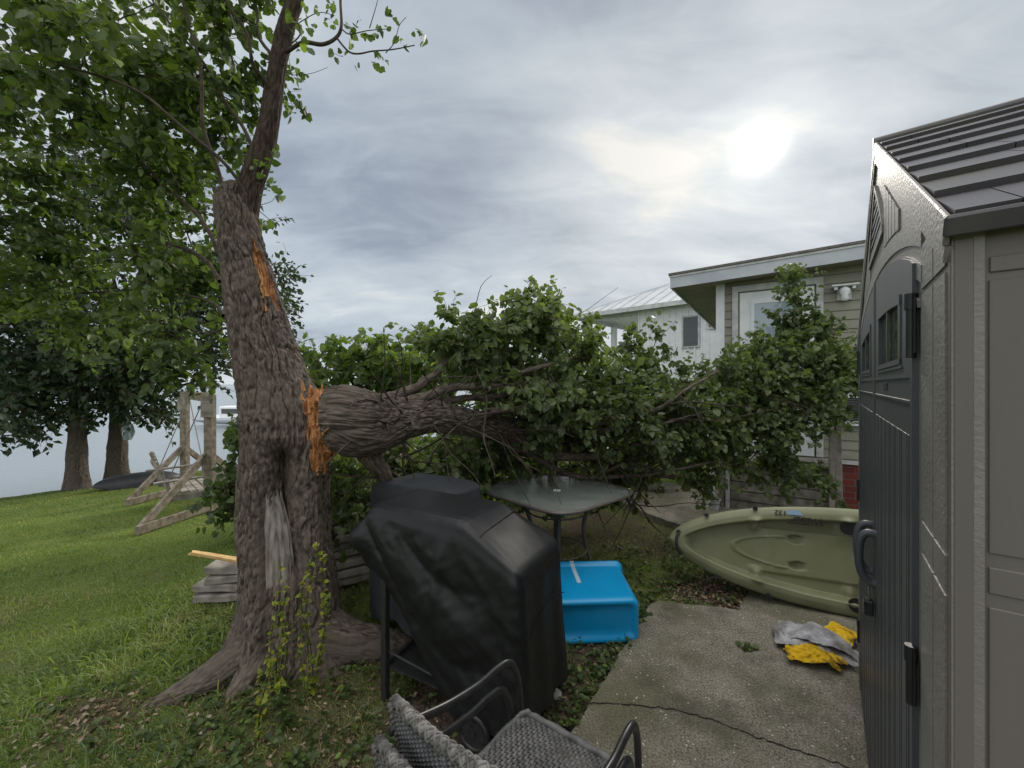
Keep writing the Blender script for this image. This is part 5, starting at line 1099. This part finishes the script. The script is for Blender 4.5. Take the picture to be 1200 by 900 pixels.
# second covered grill behind
G2 = V(-.378, 2.30); EX2 = V(-.83, .558) / math.hypot(.83, .558)
def top2(u, v): return float(.972 + .008 * math.sin(u * 7) - .018 * sstep(.06, .0, u) - .025 * sstep(.58, .66, u) * 1.0)
grill_cover('grill_cover', 'faded grey cover over the farther box-shaped grill behind the black one', G2, EX2, .66, .34, top2, lambda u, v: .13 + .02 * math.sin(u * 20 + v * 15), lambda u, v, z, t: .010 * np.sin(u * 26 + v * 30) * t + .012 * t, MT['cover2'], 9)
GB = thing('grill', 'farther grill on dark legs, almost wholly under the faded grey cover', 'grill', (G2[0], G2[1], 0)); EY2 = V(-EX2[1], EX2[0]) * -1; EY2 = EY2 if EY2[1] > 0 else -EY2
def gp2(u, v, z): q = G2 + EX2 * u + EY2 * v; return V(q[0], q[1], z)
for u in (.06, .60):
    for v in (.06, .28): m = MB(); m.beam(gp2(u, v, 0), gp2(u, v, .80), .03, .03, EX2); grel(m, 'leg', par=GB)
m = MB(); m.beam(gp2(.06, .17, .87), gp2(.60, .17, .87), .24, .13); grel(m, 'firebox', par=GB)

# ------------------------------------------------------------ glass patio table
TC = V(.36, 3.28, 0.03); TB = thing('patio_table', 'square glass-topped patio table with rounded corners, taupe frame and tapered legs', 'table', tuple(TC))
a = np.linspace(0, 2 * np.pi, 120, endpoint=False); nn = 5.0; sq = (np.abs(np.cos(a)) ** nn + np.abs(np.sin(a)) ** nn) ** (-1 / nn) * .468; ta = math.radians(45 - 3)
O = np.stack([np.cos(a + ta) * sq, np.sin(a + ta) * sq, 0 * a + .715], 1)
m = MB(); m.tube(O, .0125, 10, close=True, shape=None); m.build('rim', MT['bronze'], TB, smooth=True)
m = MB(); O2 = O * V(.985, .985, 1); hr = .026; I2 = np.stack([np.cos(a + ta) * hr, np.sin(a + ta) * hr, 0 * a + .715], 1); rings = [I2 + (O2 - I2) * t for t in (0, .25, .5, .75, 1)]; A = np.array(rings); A = np.concatenate([A, A[:, :1]], 1); m.grid(A + V(0, 0, .003), flip=True); m.grid(A - V(0, 0, .003)); m.build('glass_top', MT['tableglass'], TB)
m = MB(); m.tube(I2[::4], .007, 8, close=True); m.build('umbrella_ring', MT['white'], TB, smooth=True)
for k in range(4):
    b = ta + math.pi / 4 + k * math.pi / 2; c, s = math.cos(b), math.sin(b); m = MB(); q = smooth_path([(c * .47, s * .47, .70), (c * .40, s * .40, .66), (c * .26, s * .26, .58), (c * .21, s * .21, .42), (c * .25, s * .25, .2), (c * .33, s * .33, .0)], 6); m.tube(q, np.linspace(.021, .013, len(q)), 10); m.build('leg', MT['bronze'], TB, smooth=True)
m = MB(); m.tube(np.stack([np.cos(a[::4]) * .235, np.sin(a[::4]) * .235, 0 * a[::4] + .56], 1), .007, 8, close=True); m.build('brace_ring', MT['bronze'], TB, smooth=True)
m = MB(); m.tube(np.stack([np.cos(a[::4]) * .235, np.sin(a[::4]) * .235, 0 * a[::4] + .26], 1), .006, 8, close=True); m.build('brace_ring', MT['bronze'], TB, smooth=True)

# ------------------------------------------------------------ blue tote tipped on its side, base towards the camera
BT = thing('storage_tote', 'bright blue plastic tote lying on its side by the black grill cover', 'storage tote', (.50, 2.50, 0), math.radians(3))
def rrect(hx, z0, z1, cr, n=10, dz=0, notch=0.0):
    P = []
    for cx, cz, a0 in ((hx - cr, z0 + cr, -90), (hx - cr, z1 - cr, 0), (-hx + cr, z1 - cr, 90), (-hx + cr, z0 + cr, 180)):
        for t in np.linspace(0, 90, n): b = math.radians(a0 + t); P.append((cx + cr * math.cos(b), cz + cr * math.sin(b)))
    out = []
    for i in range(len(P)):
        p, q = np.array(P[i]), np.array(P[(i + 1) % len(P)]); k = 14 if i % n == n - 1 else 1
        for t in np.arange(k) / k: out.append(p + (q - p) * t)
    return np.array(out)
def toring(y, hx, z0, z1, cr, push=0):
    P = rrect(hx, z0, z1, cr); mid = (z0 + z1) / 2; 
    if push: s_ = sstep(.035, .075, np.abs(P[:, 1] - z1) * 1.0) * sstep(z0 + .03, z0 + .07, P[:, 1]); P = P - np.c_[np.sign(P[:, 0]) * push * s_ * (np.abs(P[:, 0]) > hx * .8), np.zeros(len(P))]
    return np.c_[P[:, 0], np.full(len(P), y), P[:, 1]]
rs = [toring(.028, .16, .085, .20, .03), toring(.026, .225, .062, .222, .035), toring(.018, .245, .047, .236, .035), toring(.004, .255, .036, .245, .035), toring(0.0, .268, .022, .258, .04), toring(.006, .278, .012, .268, .045), toring(.022, .286, .005, .277, .048), toring(.05, .288, .003, .280, .045, .018), toring(.12, .291, .003, .284, .045, .024), toring(.22, .294, .002, .289, .045, .024), toring(.32, .298, .002, .294, .045, .02), toring(.40, .301, .002, .298, .045),
      toring(.425, .303, .001, .300, .045), toring(.427, .316, -.004, .311, .05), toring(.452, .318, -.004, .313, .05), toring(.454, .322, -.006, .317, .05), toring(.466, .322, -.006, .317, .05), toring(.466, .300, .004, .296, .045), toring(.40, .296, .007, .292, .045), toring(.05, .282, .008, .272, .045), toring(.04, .16, .09, .19, .03)]
A = np.array(rs); A = np.concatenate([A, A[:, :1]], 1); m = MB(); m.grid(A, flip=True); c = rs[0].mean(0); n = len(rs[0]); m.add(rs[0], [np.arange(n)[::-1]]); m.add(rs[-1], [np.arange(n)])
m.build('bin', MT['blue'], BT, smooth=True)
m = MB(); m.grid(np.array([[(-.06 + x, y, z) for x in (0, .028)] for y, z in ((.20, .2905), (.42, .3015), (.4275, .3135), (.455, .3165), (.468, .3195), (.468, .28))]), flip=True); m.build('tape_strip', MT['tape'], BT)

# ------------------------------------------------------------ two stacked wicker armchairs
def make_chair(label):
    T_ = thing('wicker_chair', label, 'chair', (0, 0, 0), group='stacked wicker armchairs')
    NS = 40; amp = .0028; SZ = .385; m = MB(); k = 34
    def sz_(x, y): return SZ + .012 * np.cos(np.clip((y - .02) / .25, -1, 1) * 1.5) - .02 * sstep(.20, .27, y) - .012 * sstep(.20, .245, np.abs(x)) - .012 * sstep(-.14, 0, -y - .1) * 0
    for dr in (0, 1):
        for i in range(k):
            c = -.235 + .47 * (i + .5) / k; w = .0052 if dr == 0 else .0036; t = np.linspace(-.24, .24, k * 3 + 1); ph = np.pi * (t + .235) / .47 * k
            zz = amp * np.sin(ph + np.pi * i) * (1 if dr == 0 else -1) * 1.0
            for e in (-1, 1): pass
            x, y = (t, np.full_like(t, c + .02)) if dr == 0 else (np.full_like(t, c), t + .02)
            a_ = np.stack([x - (0 if dr == 0 else w), y - (w if dr == 0 else 0), sz_(x, y) + zz], 1); b_ = np.stack([x + (0 if dr == 0 else w), y + (w if dr == 0 else 0), sz_(x, y) + zz], 1); md = (a_ + b_) / 2 + V(0, 0, .0016)
            m.grid(np.array([a_, md, b_]), flip=(dr == 1))
    m.build('seat', MT['wicker'], T_)
    m = MB(); q = smooth_path([(-.235, -.22, .38), (-.238, .0, .383), (-.235, .235, .373), (-.19, .262, .37), (0, .266, .37), (.19, .262, .37), (.235, .235, .373), (.238, 0, .383), (.235, -.22, .38)], 12); m.tube(q, .013, 12, shape=lambda th, s: 1 + .13 * np.sin(s * 700 + 2 * th)); m.build('seat_edge', MT['wicker'], T_, smooth=True)
    m = MB(); xs = np.linspace(-.24, .24, 70); zs = np.linspace(0, 1, 64); X, Zt = np.meshgrid(xs, zs, indexing='ij'); Y = -.20 - .085 * Zt - .02 * np.cos(X / .24 * 1.5); Z = .365 + .385 * Zt; wv = .0035 * np.sign(np.sin(X * 150 * 2)) * np.sign(np.sin(Zt * 64 * 3.1416)); P = np.stack([X, Y + wv, Z], -1); m.grid(P); m.grid(P - V(0, .012, 0), flip=True); m.build('backrest', MT['wicker'], T_)
    m = MB()
    m.tube(np.array([(x_, -.285 - .02 * math.cos(x_ / .24 * 1.5), .755) for x_ in np.linspace(-.24, .24, 30)]), .0125, 10)
    for off in range(7):
        t = np.linspace(-.245, .245, 190); ph = (t * 70 if off % 2 else -t * 70) + off * 2 * np.pi / 7; r0 = .0118 + .0012 * np.sin(ph * 3.5); q = np.stack([t, -.285 - .02 * np.cos(t / .24 * 1.5) + r0 * np.cos(ph), .755 + r0 * np.sin(ph) * 1.1 - .010 * np.abs(t / .245) ** 6], 1); m.tube(q, .0036, 5)
    for sx in (-1, 1):
        for off in range(3):
            t = np.linspace(0, 1, 80); ph = t * 46 + off * 2.1; r0 = .008; q = np.stack([sx * .243 + r0 * np.cos(ph), -.205 - .085 * t + r0 * np.sin(ph), .38 + .365 * t], 1); m.tube(q, .0065, 6)
    m.build('back_edge', MT['wicker_old'], T_, smooth=True)
    for sx in (-1, 1):
        m = MB(); q = smooth_path([(sx * .255, -.285, .672), (sx * .268, -.20, .638), (sx * .275, -.08, .598), (sx * .275, .05, .575), (sx * .272, .145, .575), (sx * .270, .200, .565), (sx * .268, .235, .53), (sx * .264, .262, .44), (sx * .262, .275, .25), (sx * .262, .285, .0)], 9); m.tube(q, .0125, 14); m.build('arm', MT['blackmetal'], T_, smooth=True)
        m = MB(); q = smooth_path([(sx * .250, -.20, .41), (sx * .256, -.25, .25), (sx * .262, -.33, .0)], 6); m.tube(q, .012, 12); m.build('leg', MT['blackmetal'], T_, smooth=True)
    m = MB(); m.tube([(-.262, .268, .345), (.262, .268, .345)], .010, 10); m.tube([(-.25, -.205, .355), (.25, -.205, .355)], .010, 10); m.build('seat_rail', MT['blackmetal'], T_)
    return T_
CR = rz_of((.806, -.592)); CO = V(.041, 1.105)
ch = make_chair('upper grey wicker armchair, nested on top of its twin'); ch.location = (CO[0], CO[1], .085); ch.rotation_euler = (0, 0, CR); ch.scale = (.80, 1, 1)
c2 = copy_tree(ch); c2['label'] = 'lower grey wicker armchair, beneath the one stacked on it'; c2.location = (CO[0] - .592 * .045, CO[1] - .806 * .045, .018)

# ------------------------------------------------------------ wooden garden swing by the lake
def sg(x, y, z): return V(x, y, z + float(gz(x, y)))
SWO = (-4.57, 6.2); SW = thing('garden_swing', 'weathered wooden garden swing frame with slatted hanging bench on the lawn', 'garden swing', (SWO[0], SWO[1], float(gz(*SWO))))
def sw(mb, name, mt_=None, par=SW):
    o_ = mb.build(name, mt_ or MT['swingwood'], par, loc=rel(SW)); o_.location = (0, 0, 0); return o_
TZ = 1.44
N0, F0 = V(-4.57, 6.2), V(-6.35, 7.95); RD = V(.04, 1.0)
for c in (N0, F0):
    g0 = float(gz(*c)); m = MB(); m.beam((c[0], c[1], g0 - .02), (c[0], c[1], TZ), .115, .115, (0, 1, 0), .006); sw(m, 'post')
    for s_ in (-1, 1):
        e = c + RD * 1.12 * s_; ge = float(gz(*e)); m = MB(); m.beam((e[0] - .03, e[1], ge + .03), (c[0] - .03, c[1] + s_ * .03, g0 + .84), .045, .10, (0, 0, 1), .004); sw(m, 'brace')
    a_, b_ = c - RD * 1.2, c + RD * 1.2; m = MB(); m.beam((a_[0] + .03, a_[1], float(gz(*a_)) + .06), (b_[0] + .03, b_[1], float(gz(*b_)) + .06), .045, .11, (0, 0, 1), .004); sw(m, 'runner')
    m = MB(); m.beam((c[0] - .09, c[1] - .06, TZ - .22), (c[0] + .10, c[1] - .06, TZ - .22), .03, .24, (0, 0, 1), .003); sw(m, 'bracket_board', MT['weathered'])
m = MB(); m.beam((N0[0] + .08, N0[1] - .08, TZ - .05), (F0[0] - .1, F0[1] + .1, TZ - .05), .05, .14, (0, 0, 1), .004); sw(m, 'top_beam')
# bench
bc = V(-5.25, 6.62); bd = unit(N0 - F0); bf = V(-bd[1], bd[0]); bf = bf if bf[0] > 0 else -bf; bz = -.03
def bp_(u, f, z): q = bc + bd * u + bf * f; return V(q[0], q[1], z)
for k in range(8):
    m = MB(); u = -.50 + k * .143; h_ = .48 + .10 * math.sin((k + .5) / 8 * math.pi); m.beam(bp_(u, -.24, bz), bp_(u, -.42, bz + h_), .105, .022, (bd[0], bd[1], 0) if False else (bf[0], bf[1], .4), .003); sw(m, 'back_slat', MT['weathered'])
m = MB()
for k in range(5): m.beam(bp_(-.6, -.2 + k * .105, bz + .02 * math.cos(k)), bp_(.6, -.2 + k * .105, bz + .02 * math.cos(k)), .085, .022)
sw(m, 'bench_seat', MT['weathered'])
for u in (-.62, .62):
    m = MB(); m.beam(bp_(u, -.46, bz + .20), bp_(u, .42, bz + .22), .09, .025, (0, 0, 1), .003); m.beam(bp_(u, .30, bz - .05), bp_(u, .30, bz + .20), .08, .03, (bf[0], bf[1], 0)); m.beam(bp_(u, -.3, bz - .05), bp_(u, -.3, bz + .20), .08, .03, (bf[0], bf[1], 0)); m.beam(bp_(u, -.30, bz - .05), bp_(u, .36, bz - .05), .03, .09); sw(m, 'armrest', MT['weathered'])
    top_ = N0 * (.5 + u * .45) + F0 * (.5 - u * .45)
    for f_ in (-.3, .3): m = MB(); m.tube([bp_(u, f_, bz + .2), V(top_[0], top_[1], TZ - .1)], .008, 5); sw(m, 'chain', MT['bronze'])
m = MB(); m.beam(bp_(-.6, -.30, bz + .12), bp_(.6, -.30, bz + .12), .03, .07); m.beam(bp_(-.6, -.39, bz + .36), bp_(.6, -.39, bz + .36), .03, .06); sw(m, 'back_rail', MT['weathered'])
WC = thing('wind_chime', 'dark wind chime hanging from the beam of the garden swing', 'wind chime', tuple(V(-4.75, 6.38, .75)))
m = MB()
for k in range(5): a_ = k * 1.256; m.tube([(math.cos(a_) * .035, math.sin(a_) * .035, .25), (math.cos(a_) * .035, math.sin(a_) * .035, -.1 + .05 * k)], .008, 6)
m.build('tubes', MT['louver'], WC); m = MB(); m.cyl((0, 0, .25), (0, 0, .27), .05); m.build('disc', MT['swingwood'], WC); m = MB(); m.tube([(0, 0, .27), (0, 0, .58)], .004, 4); m.build('cord', MT['black'], WC)

# ------------------------------------------------------------ things on the bank and on the lake
KB = at(163, 556, 8.9); kz = float(gz(KB[0], KB[1])); m = MB(); s = np.linspace(-1, 1, 40); th = np.linspace(0, np.pi, 14); SS, TH = np.meshgrid(s, th, indexing='ij'); wv = .32 * np.clip(1 - np.abs(SS) ** 2.4, 0, 1) ** .7
P = np.stack([SS * .72, np.cos(TH) * wv, np.sin(TH) * wv * .8 + .05 + .06 * SS ** 2], -1); m.grid(P); m.grid(P * V(1, .95, 1) - V(0, 0, .02), flip=True)
BO = thing('canoe', 'dark overturned canoe on the bank between the lake trees and the swing', 'canoe', (KB[0], KB[1], kz - .02), .75); m.build('hull', MT['boat_black'], BO, smooth=True)
m = MB(); m.beam((-.45, -.2, .035), (-.45, .2, .035), .07, .07); m.build('trestle', MT['weathered'], BO)
m = MB(); m.beam((.35, -.2, .035), (.35, .2, .035), .07, .07); m.build('trestle', MT['weathered'], BO)
HG = at(150, 510, 9.2); m = MB(); zz = np.linspace(0, -.42, 24); th = np.linspace(0, 2 * np.pi, 16); Z, TH = np.meshgrid(zz, th, indexing='ij'); rr = (.05 + .05 * np.sin(-Z * 7)) * (1 + .3 * np.cos(TH * 3 + Z * 10)); m.grid(np.stack([rr * np.cos(TH) + .06 * Z * -1, rr * np.sin(TH), Z], -1))
o = m.build('hanging_cloth', MT['glass'], smooth=True); o.location = tuple(HG + V(.02, -.05, .32)); tag(o, 'bluish cloth hanging on the right lakeside trunk', 'cloth')
q = at(272, 490, 19); m = MB(); m.tube([(q[0], q[1], -2.2), (q[0], q[1], .25)], .05, 8); o = m.build('mooring_post', MT['weathered'], loc=(q[0], q[1], -1.02)); tag(o, 'thin mooring post standing in the lake', 'post')
q = at(279, 492, 26); BO = thing('motor_boat', 'small white boat far out on the lake', 'boat', (q[0], q[1], -1.05)); m = MB(); s = np.linspace(-1, 1, 24); th = np.linspace(-np.pi, 0, 12); SS, TH = np.meshgrid(s, th, indexing='ij'); wv = .9 * np.clip(1 - np.clip(SS, 0, 1) ** 2.2, 0, 1) ** .7
m.grid(np.stack([SS * 2.4, np.cos(TH) * wv, np.sin(TH) * wv * .5 + .55 + .15 * SS ** 2], -1), flip=True); m.grid(np.stack([SS[:, [0, -1]] * 2.4, np.cos(TH[:, [0, -1]]) * wv[:, [0, -1]], .45 + 0 * SS[:, [0, -1]]], -1)); m.build('hull', MT['white'], BO, smooth=True)
m = MB(); m.box(-.9, .5, -.5, .5, .5, 1.25, bev=.06); m.build('cabin', MT['white'], BO); m = MB(); m.box(-.7, .3, -.52, -.505, .8, 1.1); m.build('windows', MT['darkglass'], BO)

# ------------------------------------------------------------ boards stacked behind the trunk, split wood, stones
def board(label, c, L_, w, h, ang, tilt, seed, mt_=None, name='board', group='weathered boards stacked behind the trunk', cat='board'):
    n = 24; xs = np.linspace(-L_ / 2, L_ / 2, n); m = MB(); r = np.random.default_rng(seed)
    secs = []
    for i, x in enumerate(xs):
        d = (fbm(x * 6, seed, 0, seed, 3) - .5) * .014; e = .9 + .2 * float(vn(x * 30, seed, 0, 2)) if i in (0, n - 1) else 1
        secs.append([(x + (r.random() - .5) * .02 * (i in (0, n - 1)), y * w / 2 * e, z * h / 2 + d + .004 * float(vn(x * 9, y * 3, 0, seed))) for y, z in ((-1, -.75), (-.93, -1), (.93, -1), (1, -.75), (1, .75), (.93, 1), (-.93, 1), (-1, .75))])
    A = np.array(secs); A = np.concatenate([A, A[:, :1]], 1); m.grid(A, flip=True); m.add(A[0, :-1], [np.arange(8)]); m.add(A[-1, :-1], [np.arange(8)[::-1].copy()])
    o = m.build(name, mt_ or MT['weathered']); o.location = c; o.rotation_euler = (0, tilt, ang); return tag(o, label, cat, group)
z = .035; r = np.random.default_rng(8)
words = ['lowest', 'second from the ground in the', 'third from the ground in the', 'topmost']
for i in range(4):
    lb = ('lowest board of the short stack left of the trunk', 'second board up in the short stack left of the trunk', 'third board up in the short stack left of the trunk', 'top board of the short stack left of the trunk')[i]
    board(lb, (-1.98 + r.normal(0, .02), 3.12 + r.normal(0, .02), z), .62, .22, .052, .15 + r.normal(0, .06), r.normal(0, .02), 20 + i); z += .060
z = .035
for i in range(8):
    nm = ('lowest', 'second', 'third', 'fourth', 'fifth', 'sixth', 'seventh', 'top')[i]
    lb = f'{nm} board of the tall stack right of the trunk' if i in (0, 7) else f'{nm} board up in the tall stack right of the trunk'
    board(lb, (-1.47 + r.normal(0, .018) + .012 * i, 3.26 + r.normal(0, .02), z), .60, .28, .056, .42 + r.normal(0, .07), -.09 + r.normal(0, .015), 40 + i); z += .074
o = board('fresh yellow split wood lying on the short board stack', (-2.13, 3.02, .315), .42, .05, .022, .35, .32, 60, MT['splitwood'], 'split_wood', None, 'split wood')
for nm, x, y, s_, l in (('stone', 650, 817, .035, 'pale stone by the right hem of the black grill cover'), ('stone', 490, 718, .016, 'tiny white stone in the leaf litter near the grill leg')):
    d = 1.6 * F / (y - 450); q = at(x, y, d); m = MB(); th = np.linspace(0, np.pi, 10); ph = np.linspace(0, 2 * np.pi, 16); A_, B_ = np.meshgrid(th, ph, indexing='ij'); rr = s_ * (.8 + .5 * fbm(np.cos(B_) * 2, np.sin(B_) * 2, A_ * 2, 91, 3)); m.grid(np.stack([rr * np.sin(A_) * np.cos(B_), rr * np.sin(A_) * np.sin(B_), rr * np.cos(A_) * .7], -1), flip=True)
    o = m.build(nm, MT['stone'], smooth=True); o.location = (q[0], q[1], s_ * .35); tag(o, l, 'stone')
q = at(873, 760, 1.57 * F / 310); m = MB(); n = 26; D_ = rng.normal(0, 1, (n, 3)) * V(1, 1, .3); leaves(m, np.stack([D_[:, 0] * .02, D_[:, 1] * .012, .006 + .012 * rng.random(n)], 1), D_, .026 * (.5 + rng.random(n)), up=1.2)
o = m.build('leaf_sprig', MT['leaf']); o.location = (q[0], q[1], .034); tag(o, 'small green leaf sprig dropped on the concrete', 'sprig')
